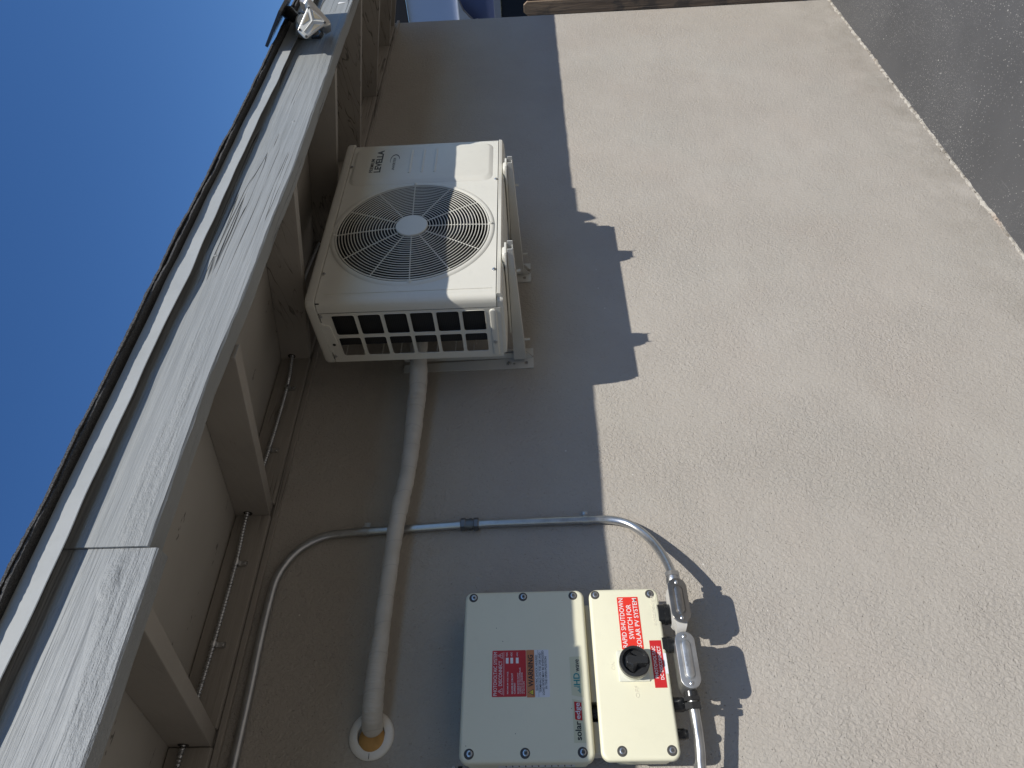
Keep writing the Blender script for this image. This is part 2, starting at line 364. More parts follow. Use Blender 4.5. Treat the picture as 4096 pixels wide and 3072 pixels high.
TP = lambda u, v, d: (u, v, d)          # outline in x,y ; depth = z
def rrect(x0, x1, z0, z1, r, n=6):
    out = []
    for cx, cz, a0 in ((x1 - r, z1 - r, 0), (x0 + r, z1 - r, 90), (x0 + r, z0 + r, 180), (x1 - r, z0 + r, 270)):
        for k in range(n + 1):
            a = math.radians(a0 + 90 * k / n); out.append((cx + r * math.cos(a), cz + r * math.sin(a)))
    return out
def circ(cx, cz, r, n=64, a0=0): return [(cx + r * math.cos(a0 + 2 * PI * k / n), cz + r * math.sin(a0 + 2 * PI * k / n)) for k in range(n)]
def softbox(mb, x0, x1, z0, z1, r, yf, yb, e, fn=FR, n=6, k=4):
    """rounded box whose front edge (at yf) is rolled over with radius e"""
    rs = []
    sg = 1 if yb > yf else -1
    for i in range(k + 1):
        a = PI / 2 * i / k; ins = e * (1 - math.sin(a)); yy = yf + sg * e * (1 - math.cos(a))
        rs.append([fn(u, v, yy) for u, v in rrect(x0 + ins, x1 - ins, z0 + ins, z1 - ins, max(r - ins, 0.0008), n)])
    rs.append([fn(u, v, yb) for u, v in rrect(x0, x1, z0, z1, r, n)])
    mb.rings(rs); return mb
def text(s, x0, x1, z0, z1, y, mat, parent, name='lettering', depth=0.00015, shear=0.0, bold=0.0, keep=False, res=3):
    cu = bpy.data.curves.new(name, 'FONT'); cu.body = s; cu.extrude = depth; cu.shear = shear; cu.resolution_u = res; cu.offset = bold
    t = bpy.data.objects.new('tmp', cu); COL.objects.link(t)
    dg = bpy.context.evaluated_depsgraph_get(); dg.update()
    me = bpy.data.meshes.new_from_object(t.evaluated_get(dg))
    bpy.data.objects.remove(t)
    xs = [v.co.x for v in me.vertices]; ys = [v.co.y for v in me.vertices]
    a, b, c, d = min(xs), max(xs), min(ys), max(ys)
    sx = (x1 - x0) / (b - a); sz = (z1 - z0) / (d - c)
    for v in me.vertices:
        x, yy, zz = v.co
        v.co = (x0 + (x - a) * sx, y - zz * 1.0, z0 + (yy - c) * sz)
    me.materials.clear(); me.materials.append(mat); me.name = name
    o = bpy.data.objects.new(name, me); COL.objects.link(o)
    if parent: setpar(o, parent)
    return o
def merge_texts(objs, name, parent):
    vs = []; fs = []
    for o in objs:
        b = len(vs); vs += [tuple(v.co) for v in o.data.vertices]; fs += [tuple(i + b for i in p.vertices) for p in o.data.polygons]
    mat = objs[0].data.materials[0]
    me = bpy.data.meshes.new(name); me.from_pydata(vs, [], fs); me.materials.append(mat)
    for o in objs: bpy.data.objects.remove(o)
    n = bpy.data.objects.new(name, me); COL.objects.link(n); setpar(n, parent); return n
def arc(c, r, a0, a1, n, u=(1, 0, 0), v=(0, 0, 1)):
    c, u, v = Vector(c), Vector(u), Vector(v)
    return [c + u * r * math.cos(math.radians(a0 + (a1 - a0) * k / n)) + v * r * math.sin(math.radians(a0 + (a1 - a0) * k / n)) for k in range(n + 1)]
def catmull(P, n=8):
    P = [Vector(p) for p in P]; P = [2 * P[0] - P[1]] + P + [2 * P[-1] - P[-2]]; out = []
    for i in range(1, len(P) - 2):
        for k in range(n):
            t = k / n; a, b, c, d = P[i - 1:i + 3]
            out.append(0.5 * ((2 * b) + (c - a) * t + (2 * a - 5 * b + 4 * c - d) * t * t + (3 * b - a - 3 * c + d) * t ** 3))
    out.append(P[-2]); return out
def lerp(xs, ys, x):
    if x <= xs[0]: return ys[0]
    for i in range(len(xs) - 1):
        if x <= xs[i + 1]: return ys[i] + (ys[i + 1] - ys[i]) * (x - xs[i]) / (xs[i + 1] - xs[i])
    return ys[-1]
def wob(x, s=1.0): return math.sin(x * 7.3 * s + 1.1) * .5 + math.sin(x * 19.1 * s + 2.3) * .3 + math.sin(x * 43.7 * s) * .2

WY = 1.687      # wall face
# ------------------------------------------------------------------ ground
mb = MB(); mb.add([(-400, -400, 0), (400, -400, 0), (400, 400, 0), (-400, 400, 0)], [(0, 1, 2, 3)])
tag(mb.build('ground', MT['ground'], None, 0), None, kind='structure')

mb = MB(); mb.add([(-30, -7.5, .004), (30, -7.5, .004), (30, .72, .004), (-30, .72, .004)], [(0, 1, 2, 3)])
tag(mb.build('added_bounce_slab', MT['conc'], None, 0), None, kind='structure')  # unseen concrete added to bounce warm sunlight into the shaded wall and eave
# ------------------------------------------------------------------ house
house = empty('stucco_house', (1.5, 1.9, 0), 'greige stucco house wall with deep grey painted eave and exposed rafters', 'house')
mb = MB(); X0, X1 = -4.0, 4.29
# wall front as a strip with a slightly ragged foot and corner
xs = [X0 + (X1 - X0) * k / 500 for k in range(501)]
def foot_z(x): return 0.010 + 0.006 * wob(x, 2.3) + 0.004 * math.sin(x * 131.0) + 0.003 * math.sin(x * 311.0 + 1)
fr = []; fb = []
zs = [0.0, 0.35, 1.0, 1.6, 2.2, 2.70]
V = []; Fc = []
for i, x in enumerate(xs):
    for j, z in enumerate(zs):
        xx = x if i < 500 else x + 0.004 * wob(z, 3)
        zz = foot_z(x) if j == 0 else z
        V.append((xx, WY, zz))
n = len(zs)
for i in range(500):
    for j in range(n - 1): Fc.append((i * n + j, (i + 1) * n + j, (i + 1) * n + j + 1, i * n + j + 1))
o = len(V)
for j in range(n): V.append((X1 + 0.0, 4.2, zs[j]))
for j in range(n - 1): Fc.append((500 * n + j, o + j, o + j + 1, 500 * n + j + 1))
mb.add(V, Fc); mb.build('wall', MT['stucco'], house, 0)
# crumbling plaster edge at the foot of the wall
mb = MB(); V = []; Fc = []
N = 700
for i in range(N + 1):
    x = X0 + (X1 + 0.004 - X0) * i / N
    a = 0.004 * random.random(); yb = WY + 0.006 + 0.004 * random.random()
    V += [(x, yb + 0.02, 0.05), (x, WY + 0.003, foot_z(x) * .7 + 0.002 + a), (x, WY - 0.001 - 0.005 * random.random() - 0.006 * max(0, wob(x, 1.7)), 0.004 + 0.006 * random.random()), (x, WY - 0.004 - 0.009 * random.random() * (0.3 + max(0, wob(x, 1.2))), -0.004)]
for i in range(N):
    for j in range(3): Fc.append((i * 4 + j, (i + 1) * 4 + j, (i + 1) * 4 + j + 1, i * 4 + j + 1))
mb.add(V, Fc); mb.build('broken_plaster_edge', MT['edge'], house, 0)
# eave geometry
FY = 0.912                                                         # fascia face
SL = (2.570 - 2.385) / (WY - 0.950)                                # roof pitch
def raf_z(y): return 2.385 + (y - 0.950) * SL
RH = 0.098
rpos = [(-0.80, -0.83), (-0.215, -0.23), (0.367, 0.361), (0.892, 0.951), (1.454, 1.549), (2.075, 2.152), (2.65, 2.761), (3.26, 3.352), (3.85, 3.936), (4.17, 4.20)]
for xf, xr in rpos:
    mb = MB(); w2 = 0.036
    V = []
    for y, x in ((0.9505, xf), (WY, xr)):
        for dx in (0, w2):
            for dz in (0, RH): V.append((x + dx, y, raf_z(y) + dz))
    mb.add(V, [(0, 1, 3, 2), (4, 6, 7, 5), (0, 4, 5, 1), (2, 3, 7, 6), (0, 2, 6, 4), (1, 5, 7, 3)])
    mb.build('rafter', MT['rafter'], house, 0, 0.0015)
# blocking between rafters
for (a, b) in zip(rpos[:-1], rpos[1:]):
    mb = MB(); mb.box(a[1] + 0.0375, b[1] - 0.0015, 1.664, WY - 0.001, 2.562 + 0.002 * random.random(), 2.661)
    mb.build('rafter_blocking', MT['block'], house, 0, 0.002)
mb = MB(); mb.box(X0, 4.296, 1.674, WY - 0.0005, 2.545, 2.5605); mb.build('frieze_trim', MT['block'], house, 0, 0.002)
# roof sheathing seen from below
mb = MB()
y0, y1 = 0.9505, 4.4
zz0, zz1 = raf_z(y0) + RH + 0.0005, raf_z(y1) + RH + 0.0005
XR = 4.36
mb.add([(X0, y0, zz0), (XR, y0, zz0), (XR, y1, zz1), (X0, y1, zz1), (X0, y0, zz0 + .016), (XR, y0, zz0 + .016), (XR, y1, zz1 + .016), (X0, y1, zz1 + .016)],
       [(0, 1, 2, 3), (4, 5, 6, 7), (0, 1, 5, 4), (1, 2, 6, 5), (2, 3, 7, 6), (3, 0, 4, 7)])
mb.build('soffit_board', MT['soffit'], house, 0)
# fascia boards (two lengths meeting in a splice)
def fascia(xa, xb, zx, zv, ztop, yo=0.0, step=0.02, mt='fascia'):
    mb = MB(); n = max(2, int((xb - xa) / step)); rs = []
    for i in range(n + 1):
        x = xa + (xb - xa) * i / n; z = lerp(zx, zv, x) + 0.0012 * wob(x, 2); f = FY + yo + 0.0008 * wob(x + 3, 1.3); b = 0.9495
        e = 0.0035 + 0.0015 * wob(x, 5)
        rs.append([(x, f, ztop), (x, f, z + e), (x, f + e * 0.8, z), (x, b - .001, z - 0.0005), (x, b, z + .001), (x, b, ztop)])
    mb.rings(rs); return mb.build('fascia_board', MT[mt], house, 25)
ZX = [0.475, 0.79, 1.0, 1.26, 1.46, 2.06, 2.3, 4.4]; ZV = [2.392, 2.398, 2.390, 2.388, 2.383, 2.386, 2.388, 2.388]
fascia(0.4735, XR, ZX, ZV, 2.560)
fascia(-2.2, 0.4725, [-2.2, 0.0, 0.2, 0.47], [2.3755, 2.3755, 2.3755, 2.3790], 2.560, 0.0045, mt='fascia2')
for x_, z_ in ((1.16, 2.485), (1.72, 2.43)):
    mb = MB(); fy_ = FY if x_ > .4725 else FY + .0045; mb.lathe((x_, fy_ + .0004, z_), (0, -1, 0), [(.0050, 0), (.0044, .0006), (.0028, .0012), (0, .0014)], 12); mb.build('nail_head', MT['fascia'], house, 60)
mb = MB(); mb.plate([(2.500, 2.4355), (2.512, 2.408), (2.5155, 2.4345), (2.508, 2.4365)], FR, FY - .0012, FY + .0005); mb.build('paint_scratch', MT['white'], house, 0)
# metal drip edge with a wavy lower lip
mb = MB(); rs = []
for i in range(331):
    x = -2.2 + 6.56 * i / 330; dz = 0.0022 * wob(x, 1.1); dy = 0.0015 * wob(x + 1, 0.9)
    bulge = 0.006 * math.exp(-((x - 1.08) / 0.05) ** 2)
    f = FY - 0.0170 + dy - bulge * .5; z = 2.5145 + dz - bulge
    rs.append([(x, f, 2.5545), (x, f, z + .0012), (x, f - .0016, z), (x, f - .0008, z - .0012), (x, f + .0011, z), (x, f + .0011, 2.5545)])
mb.rings(rs); mb.build('drip_edge', MT['drip'], house, 30)
# shingles : two ragged courses at the edge, then the roof plane
def shingle(zoff, yoff, th, seedx):
    mb = MB(); rs = []; n = 1300
    for i in range(n + 1):
        x = -2.2 + 6.60 * i / n
        e = FY - 0.0345 + yoff + 0.0016 * wob(x + seedx, 3) + 0.0010 * random.random()
        z = 2.5530 + zoff + 0.0028 * wob(x + seedx, .8) + 0.0005 * random.random()
        rs.append([(x, e, z), (x, e - .0003, z + th * (0.8 + .3 * random.random())), (x, 4.4, z + th + (4.4 - e) * SL), (x, 4.4, z + (4.4 - e) * SL)])
    mb.rings(rs); return mb.build('roof_shingles', MT['shingle'], house, 0)
shingle(0.0032, 0.0, 0.0042, 0.3); shingle(0.0082, -0.004, 0.0048, 2.1)

# ------------------------------------------------------------------ air conditioner
ac = empty('outdoor_air_conditioner', (1.786, 1.39, 1.87), 'cream white outdoor air conditioner with round wire fan guard, mounted high on the stucco wall', 'air conditioner')
AF = 1.262; AXL, AXR = 1.378, 2.193; AZ0, AZ1 = 1.903, 2.406
fc = (1.687, 2.160)
W = MT['acw']
mb = MB()
mb.holed([(AXL + .022, AZ0), (AXR - .022, AZ0), (AXR - .022, AZ1), (AXL + .022, AZ1)], [circ(*fc, 0.2345, 96)], FR, AF, AF + 0.0012)
for sx, xe in ((1, AXL), (-1, AXR)):
    pr = [(xe + sx * .0219, AF), (xe + sx * .014, AF + .0015), (xe + sx * .006, AF + .006), (xe + sx * .0015, AF + .014), (xe, AF + .026), (xe, 1.3012)]
    vs = [(x, y, z) for z in (AZ0, AZ1) for x, y in pr]; m_ = len(pr)
    mb.add(vs, [(i, i + 1, i + 1 + m_, i + m_) for i in range(m_ - 1)])
# pressed ring round the fan opening and rolled edge
mb.lathe((fc[0], AF, fc[1]), (0, -1, 0), [(0.2345, -0.02), (0.2345, 0.001), (0.2375, 0.0045), (0.243, 0.0048), (0.2485, 0.0028), (0.2515, -0.0004)], 96)
mb.f = [f for f in mb.f if len(f) < 30]; mb.mi = [0] * len(mb.f)
mb.tube([(1.4135, AF - .0002, 1.915), (1.4135, AF - .0006, 1.93), (1.4135, AF - .0006, 2.37), (1.4135, AF - .0002, 2.385)], .0014, 6)
front = mb.build('front_panel', W, ac, 40)
for x_, z_ in ((1.94, 1.9085), (1.491, 1.9085), (1.50, 2.4005), (2.05, 2.4005)):
    mb = MB(); mb.lathe((x_, AF - .0002, z_), (0, -1, 0), [(.0058, -.001), (.0058, .0010), (.0040, .0013), (.0040, .0036), (.0017, .0042), (.0015, .002)], 14); mb.build('screw', MT['steel'], front, 40)
# lower lip pressed forward under the panel
mb = MB(); rs = []
for i in range(61):
    x = AXL + .012 + (AXR - AXL - .024) * i / 60; d = 0.004 - 0.0055 * math.exp(-((x - fc[0]) / .16) ** 4)
    z = 1.9028
    rs.append([(x, AF + .006, z), (x, AF - d * .4, z - .004), (x, AF + .001, z - .0125), (x, AF + .014, z - .017), (x, AF + .016, z)])
mb.rings(rs); mb.build('base_lip', W, ac, 40)
# raised control panel at the right of the front
mb = MB()
mb.rings([[(u, AF - .0002, v) for u, v in rrect(1.938, 2.160, 1.920, 2.398, .030, 8)], [(u, AF - .0060, v) for u, v in rrect(1.951, 2.152, 1.931, 2.389, .024, 8)], [(u, AF - .0068, v) for u, v in rrect(1.9545, 2.149, 1.9345, 2.386, .022, 8)]])
cpn = mb.build('raised_cover', W, ac, 25)
PY = AF - .0068
for zc in (2.200, 2.158, 2.115):
    mb = MB(); softbox(mb, 1.990, 2.131, zc - .0042, zc + .0042, .004, PY - .0022, PY + .001, .002)
    mb.build('pressed_rib', W, cpn, 40)
t1 = text('PREMIUM', 2.001, 2.083, 2.3235, 2.3355, PY - .0003, MT['logo'], cpn, bold=0.012); t2 = text('LEVELLA', 2.001, 2.135, 2.297, 2.3195, PY - .0003, MT['logo'], cpn, bold=0.03)
t3 = text('INVERTER', 2.012, 2.085, 2.2515, 2.2600, PY - .0003, MT['logo'], cpn, shear=0.25, bold=0.01)
merge_texts([t1, t2], 'brand_lettering', cpn)
t3.name = 'inverter_lettering'
mb = MB(); P = []
A0, A1 = 110, -75
for k in range(33):
    a = math.radians(A0 + (A1 - A0) * k / 32); P.append((2.071 + .036 * math.cos(a), 2.2545 + .0165 * math.sin(a)))
Q = []
for k in range(32, -1, -1):
    a = math.radians(A0 + (A1 - A0) * k / 32); Q.append((2.068 + .0335 * math.cos(a), 2.2545 + .0150 * math.sin(a)))
mb.plate(P + Q, FR, PY - .0003, PY + .0002); mb.build('swoosh_mark', MT['logo'], cpn, 0)
# wire fan guard
mb = MB(); NR = 20
def dome(r): return AF - .004 - .012 * (1 - (r / .235) ** 2)
for k in range(NR):
    r = 0.0555 + (0.2325 - 0.0555) * k / (NR - 1); pts = []
    mb_seg = 72; rs = []; wr = .00135 if k < NR - 1 else .0024
    for i in range(mb_seg):
        a = 2 * PI * i / mb_seg
        rs.append([(fc[0] + (r + wr * math.cos(b)) * math.cos(a), dome(r) + wr * math.sin(b), fc[1] + (r + wr * math.cos(b)) * math.sin(a)) for b in (2 * PI * q / 6 for q in range(6))])
    rs.append(rs[0]); mb.rings(rs, False, False)
for k in range(12):
    a = math.radians(3 + 30 * k)
    mb.tube([(fc[0] + r * math.cos(a), dome(r) + .0028, fc[1] + r * math.sin(a)) for r in (.045, .1, .15, .2, .233)], .0019, 8)
    if k % 3 == 0: mb.tube([(fc[0] + r * math.cos(a), AF - .003, fc[1] + r * math.sin(a)) for r in (.232, .243)], .003, 8)
guard = mb.build('fan_guard', W, ac, 50)
mb = MB(); mb.lathe((fc[0], dome(.04) - .002, fc[1]), (0, -1, 0), [(.049, -.004), (.049, .001), (.047, .003), (.03, .0042), (0, .0046)], 40); mb.build('guard_cap', W, guard, 40)
for k in range(4):
    a = math.radians(3 + 90 * k); x, z = fc[0] + .239 * math.cos(a), fc[1] + .239 * math.sin(a)
    mb = MB(); mb.lathe((x, AF - .004, z), (0, -1, 0), [(.0072, -.001), (.0072, .0012), (.0048, .0014), (.0048, .0042), (.002, .0052), (.0018, .003)], 16); mb.build('screw', W, guard, 40)
# fan and shroud
mb = MB()
ring = lambda r, y: [(fc[0] + r * math.cos(2 * PI * k / 64), y, fc[1] + r * math.sin(2 * PI * k / 64)) for k in range(64)]
mb.rings([ring(.2345, AF + .0022), ring(.226, AF + .03), ring(.226, AF + .10), ring(.236, AF + .13)], False, False)
mb.build('fan_shroud', MT['fan'], ac, 60)
mb = MB(); mb.lathe((fc[0], 1.34, fc[1]), (0, -1, 0), [(.055, -.03), (.055, .02), (.045, .034), (0, .036)], 32)
for q in range(3):
    a0 = 2 * PI * q / 3 + 0.5; V = []; nr, na = 7, 9
    for i in range(nr):
        r = .05 + (.218 - .05) * i / (nr - 1)
        for j in range(na):
            s_ = j / (na - 1); wdt = 0.85 + 0.35 * i / (nr - 1)
            a = a0 + s_ * wdt + 0.55 * (i / (nr - 1)) ** 1.5
            V.append((fc[0] + r * math.cos(a), 1.325 + .055 * (s_ - .5) - .012 * math.sin(s_ * PI), fc[1] + r * math.sin(a)))
    mb.add(V, [(i * na + j, i * na + j + 1, (i + 1) * na + j + 1, (i + 1) * na + j) for i in range(nr - 1) for j in range(na - 1)])
mb.build('fan', MT['fan'], ac, 60)
# side panel with twelve openings
zc = [(c_ - .0327, c_ + .0327) for c_ in (2.340, 2.2655, 2.191, 2.117, 2.0432, 1.9695)]
holes = []
for z0, z1 in zc:
    holes.append(rrect(1.3115, 1.3905, z0, z1, .007, 4)); holes.append(rrect(1.4010, 1.4775, z0, z1, .007, 4))
mb = MB(); mb.holed([(1.3040, 1.893), (1.505, 1.893), (1.505, 2.4045), (1.3040, 2.4045)], holes, SD, AXL, AXL + .002)
mb.box(AXL, AXL + .002, 1.3037, 1.3038, 1.893, 1.8935)
for h in holes:      # rolled rims
    pts = [(AXL - .0006, u, v) for u, v in h]; mb.tube(pts + [pts[0], pts[1]], .0010, 6, False)
side = mb.build('side_grille_panel', W, ac, 40)
mb = MB(); softbox(mb, 1.300 + .008, 1.497, 1.9045, 1.9245, .0095, AXL - .0045, AXL + .001, .004, SD); mb.build('pressed_rib', W, side, 40)
for y, z in ((1.312, 2.402), (1.478, 2.400), (1.437, 1.915)):
    mb = MB(); mb.lathe((AXL - (.0045 if z < 2 else .0), y, z), (-1, 0, 0), [(.0062, -.001), (.0062, .001), (.0042, .0012), (.0042, .0034), (.0018, .004), (.0016, .002)], 14); mb.build('screw', MT['steel'], side, 40)
mb = MB(); mb.box(AXR - .002, AXR, 1.302, 1.505, 1.893, 2.407)
mb.build('right_side_panel', W, ac, 0)
mb = MB(); softbox(mb, 1.325, 1.455, 1.915, 2.16, .050, AXR + .095, AXR - .0001, .040, SD); mb.build('valve_cover', W, ac, 40)
# coil : L shaped, plus back guard wires
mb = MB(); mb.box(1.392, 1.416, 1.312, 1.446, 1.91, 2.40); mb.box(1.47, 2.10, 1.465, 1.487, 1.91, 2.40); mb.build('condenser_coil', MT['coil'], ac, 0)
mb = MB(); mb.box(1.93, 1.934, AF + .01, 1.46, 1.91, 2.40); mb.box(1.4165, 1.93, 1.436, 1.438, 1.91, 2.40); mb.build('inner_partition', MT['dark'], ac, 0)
mb = MB()
for k in range(9): mb.cyl((AXL + .01, 1.503, 1.93 + k * .056), (AXR - .25, 1.503, 1.93 + k * .056), .0014, seg=6)
mb.build('rear_guard', W, ac, 60)
# top cover
mb = MB()
rs = []
for ins, z in ((0.0, 2.4082), (0.0, 2.428), (.0035, 2.4345), (.010, 2.437)):
    rs.append([(u, v, z) for u, v in rrect(AXL - .0055 + ins, AXR + .0055 - ins, AF - .0060 + ins, 1.513 - ins, .022, 6)])
mb.rings(rs); top = mb.build('top_cover', W, ac, 40)
mb = MB(); mb.box(AXL + .004, AXR - .004, 1.268, 1.500, 2.396, 2.4078); mb.box(AXL + .0026, AXL + .006, 1.298, 1.308, 1.91, 2.40); mb.build('seam_backing', MT['dark'], ac, 0)
mb = MB(); mb.plate([(1.336, 2.408), (1.345, 2.399), (1.352, 2.384), (1.425, 2.379), (1.440, 2.384), (1.446, 2.397), (1.455, 2.400), (1.462, 2.408)], SD, AXL - .004, AXL + .001)
mb.build('handle_flange', W, side, 0, .0012)
mb = MB(); mb.lathe((AXL - .0046, 1.425, 2.390), (-1, 0, 0), [(.0048, -.001), (.0048, .0005), (0, .0006)], 14); mb.build('flange_hole', MT['dark'], side, 0)
# base pan and feet
mb = MB(); rs = [[(u, v, z) for u, v in rrect(AXL + i_, AXR - i_, 1.272 + i_, 1.505 - i_, .012, 6)] for i_, z in ((.0035, 1.902), (.0035, 1.892), (.006, 1.884), (.03, 1.8815))]
mb.rings(rs); mb.build('base_pan', W, ac, 40)
for xc in (1.557, 2.000):
    mb = MB()
    # pressed cross foot: flat tab with upturned rounded front
    n_ = 16; rs = []
    for i in range(n_ + 1):
        y = 1.238 + (1.555 - 1.238) * i / n_
        hw = (.024, .030, .0325, .0335)[i] if i < 4 else .034
        zb = 1.8725; zt = 1.8790
        rs.append([(xc - hw, y, zb), (xc + hw, y, zb), (xc + hw, y, zt), (xc - hw, y, zt)])
    mb.rings(rs); softbox(mb, xc - .022, xc + .022, 1.246, 1.30, .014, 1.886, 1.878, .006, TP)
    mb.build('foot', W, ac, 30, .0012)
# ------------------------------------------------------------------ brackets
def bracket(xt, xr, xl0, xl1, label):
    """xt: arm left edge at the tip, xr: at the wall; xl0/xl1: foot flange extents"""
    b = empty('wall_bracket', (xr + .02, WY, 1.8), label, 'bracket', 'brackets carrying the air conditioner')
    w_ = .040; G = MT['acb']; yt, yw = 1.232, 1.672
    mb = MB()
    t = .0025
    def prof(y, x, zb, zt): # C channel open at the left... thick walls
        return [(x, y, zt), (x + w_, y, zt), (x + w_, y, zb), (x, y, zb), (x, y, zb + t), (x + w_ - t, y, zb + t), (x + w_ - t, y, zt - t), (x, y, zt - t)]
    mb = MB()
    # left cheek, right cheek, bottom : an open-fronted channel
    def cheek(x_off, th):
        rs = []
        for y, x, zb, zt, s_ in ((yt, xt, 1.8545, 1.8700, 0), (yt + .03, xt, 1.8530, 1.8703, 0), (yw, xr, 1.831, 1.8715, 0)):
            rs.append([(x + x_off, y, zb), (x + x_off + th, y, zb), (x + x_off + th, y, zt), (x + x_off, y, zt)])
        mb.rings(rs)
    cheek(0, t); cheek(w_ - t, t)
    rs = []
    for y, x, zb in ((yt + .013, xt, 1.8545), (yt + .03, xt, 1.8530), (yw, xr, 1.831)):
        rs.append([(x + t, y, zb + .0002), (x + w_ - t, y, zb + .0002), (x + w_ - t, y, zb + t), (x + t, y, zb + t)])
    mb.rings(rs)
    rs = []
    for y, x, zt in ((yt + .036, xt, 1.8703), (yw, xr, 1.8715)):
        rs.append([(x + t, y, zt - t), (x + w_ - t, y, zt - t), (x + w_ - t, y, zt - .0002), (x + t, y, zt - .0002)])
    mb.rings(rs)
    mb.build('arm', G, b, 0, .0006, 1)
    # wall leg : flanges on the wall and a raised hat between
    mb = MB()
    zl, zh = 1.806, 2.24
    mb.holed([(xl0, zl), (xl0 + .046, zl), (xl0 + .030, zh), (xl0 - .002, zh)], [[(xl0 + .016, zl + .020), (xl0 + .030, zl + .020), (xl0 + .030, zl + .030), (xl0 + .016, zl + .030)][::-1], circ(xl0 + .020, zl + .066, .0045, 10)], FR, WY - .0045, WY - .0015)
    mb.plate([(xl1 - .034, zl), (xl1, zl), (xl1, zh), (xl1 - .030, zh)], FR, WY - .0045, WY - .0015)
    mb.plate([(WY - .004, zl + .002), (WY - .030, zl + .022), (WY - .032, zh), (WY - .004, zh)], SD, xl0 + .044, xl0 + .0465)
    mb.plate([(WY - .004, zl + .002), (WY - .030, zl + .022), (WY - .032, zh), (WY - .004, zh)], SD, xl1 - .036, xl1 - .0335)
    mb.build('wall_leg', G, b, 0)
    mb = MB(); mb.lathe((xl0 + .022, WY - .0045, zl + .082), (0, -1, 0), [(.0085, 0), (.0085, .0015), (.0055, .0018), (.0055, .006), (.002, .0066), (.002, .004)], 8); mb.build('leg_screw', MT['steel'], b, 30)
    mb = MB(); mb.cyl((xr + .02, WY - .09, 1.834), (xr + .02, WY - .09, 1.815), .004, seg=8); mb.build('clamp_bolt', G, b, 30)
    mb = MB(); mb.cyl((xt + .02, 1.33, 1.849), (xt + .02, 1.33, 1.835), .004, seg=8); mb.build('clamp_bolt', G, b, 30)
    return b
bracket(1.541, 1.513, 1.484, 1.572, 'grey steel wall bracket under the air conditioner, the one nearer the taped pipe')
bracket(1.985, 1.945, 1.910, 2.014, 'grey steel wall bracket under the air conditioner, the one nearer the house corner')

# ------------------------------------------------------------------ taped refrigerant line and wall flange
ls = [(1.56, 1.500, 2.160), (1.47, 1.545, 2.166), (1.36, 1.600, 2.168), (1.272, 1.62, 2.172), (1.15, 1.622, 2.172), (1.04, 1.62, 2.1745), (.95, 1.618, 2.183), (.846, 1.617, 2.1895), (.708, 1.618, 2.193), (.613, 1.62, 2.1945), (.496, 1.622, 2.196), (.44, 1.628, 2.196), (.412, 1.645, 2.198), (.399, 1.668, 2.2005), (.394, 1.70, 2.202)]
rr = [.026, .027, .028, .0275, .0245, .0225, .0235, .0215, .0205, .0205, .0225, .0235, .0238, .0240, .024]
P = catmull(ls, 12); RR = []
for i in range(len(P)):
    k = i / 12; a = int(min(k, len(rr) - 2)); base = rr[a] + (rr[min(a + 1, len(rr) - 1)] - rr[a]) * (k - a)
    RR.append(base * (1 + .022 * math.sin(i * 1.7) + .02 * math.sin(i * 0.61 + 1)))
mb = MB(); mb.tube(P, RR, 24)
pipe = mb.build('taped_refrigerant_line', MT['tape'], None, 60)
tag(pipe, 'off-white tape wrapped pipe running along the wall from the air conditioner to the round flange', 'pipe')
fl = empty('wall_flange', (.382, WY, 2.203), 'round white split wall flange where the taped pipe enters the stucco', 'flange')
mb = MB(); mb.lathe((.382, WY, 2.204), (0, -1, 0), [(.0515, .0), (.0515, .004), (.048, .0085), (.036, .011), (.0315, .0095), (.031, .001)], 48)
mb.f = [f for f in mb.f if len(f) < 30]; mb.mi = [0] * len(mb.f); mb.build('flange_ring', MT['ringm'], fl, 50)
mb = MB(); mb.add([], []); mb.box(.3325, .3485, WY - .0106, WY - .0098, 2.2025, 2.2036); mb.build('split_line', MT['grime'], fl, 0)
mb = MB(); mb.lathe((.374, WY - .0005, 2.201), (0, -1, 0), [(.0305, 0), (.0305, .006), (.026, .012), (.012, .016), (0, .017)], 28); mb.build('amber_foam_filling', MT['foam'], fl, 50)

# ------------------------------------------------------------------ metal conduit over the wall and along the top
def hexnut(mb, c, ax, r, h, seg=6): mb.lathe(c, ax, [(r * .93, 0), (r, h * .12), (r, h * .88), (r * .93, h)], seg)
cd = empty('conduit_run', (.90, WY, 2.0), 'galvanised steel conduit that drops down the wall and bends into the white switch box', 'conduit')
CY = WY - .0135; CR = .0113
path = [(-1.6, CY, 2.505), (.20, CY, 2.505), (.596, CY, 2.5105), (.70, CY, 2.510)]
path += [(.757, CY, 2.5065), (.80, CY, 2.492), (.838, CY, 2.467), (.866, CY, 2.433), (.884, CY, 2.393), (.890, CY, 2.35), (.8935, CY, 2.29), (.900, CY, 2.15), (.907, CY, 2.002), (.9095, CY, 1.85), (.911, CY, 1.683), (.9115, CY, 1.645)]
path += [(.9085, CY - .001, 1.605), (.893, CY - .007, 1.566), (.862, CY - .020, 1.535), (.822, CY - .040, 1.513), (.780, CY - .063, 1.499), (.740, CY - .084, 1.491), (.705, CY - .102, 1.488), (.690, CY - .106, 1.4875)]
mb = MB(); mb.tube(catmull(path, 6), CR, 20); mb.build('pipe', MT['galv'], cd, 60)
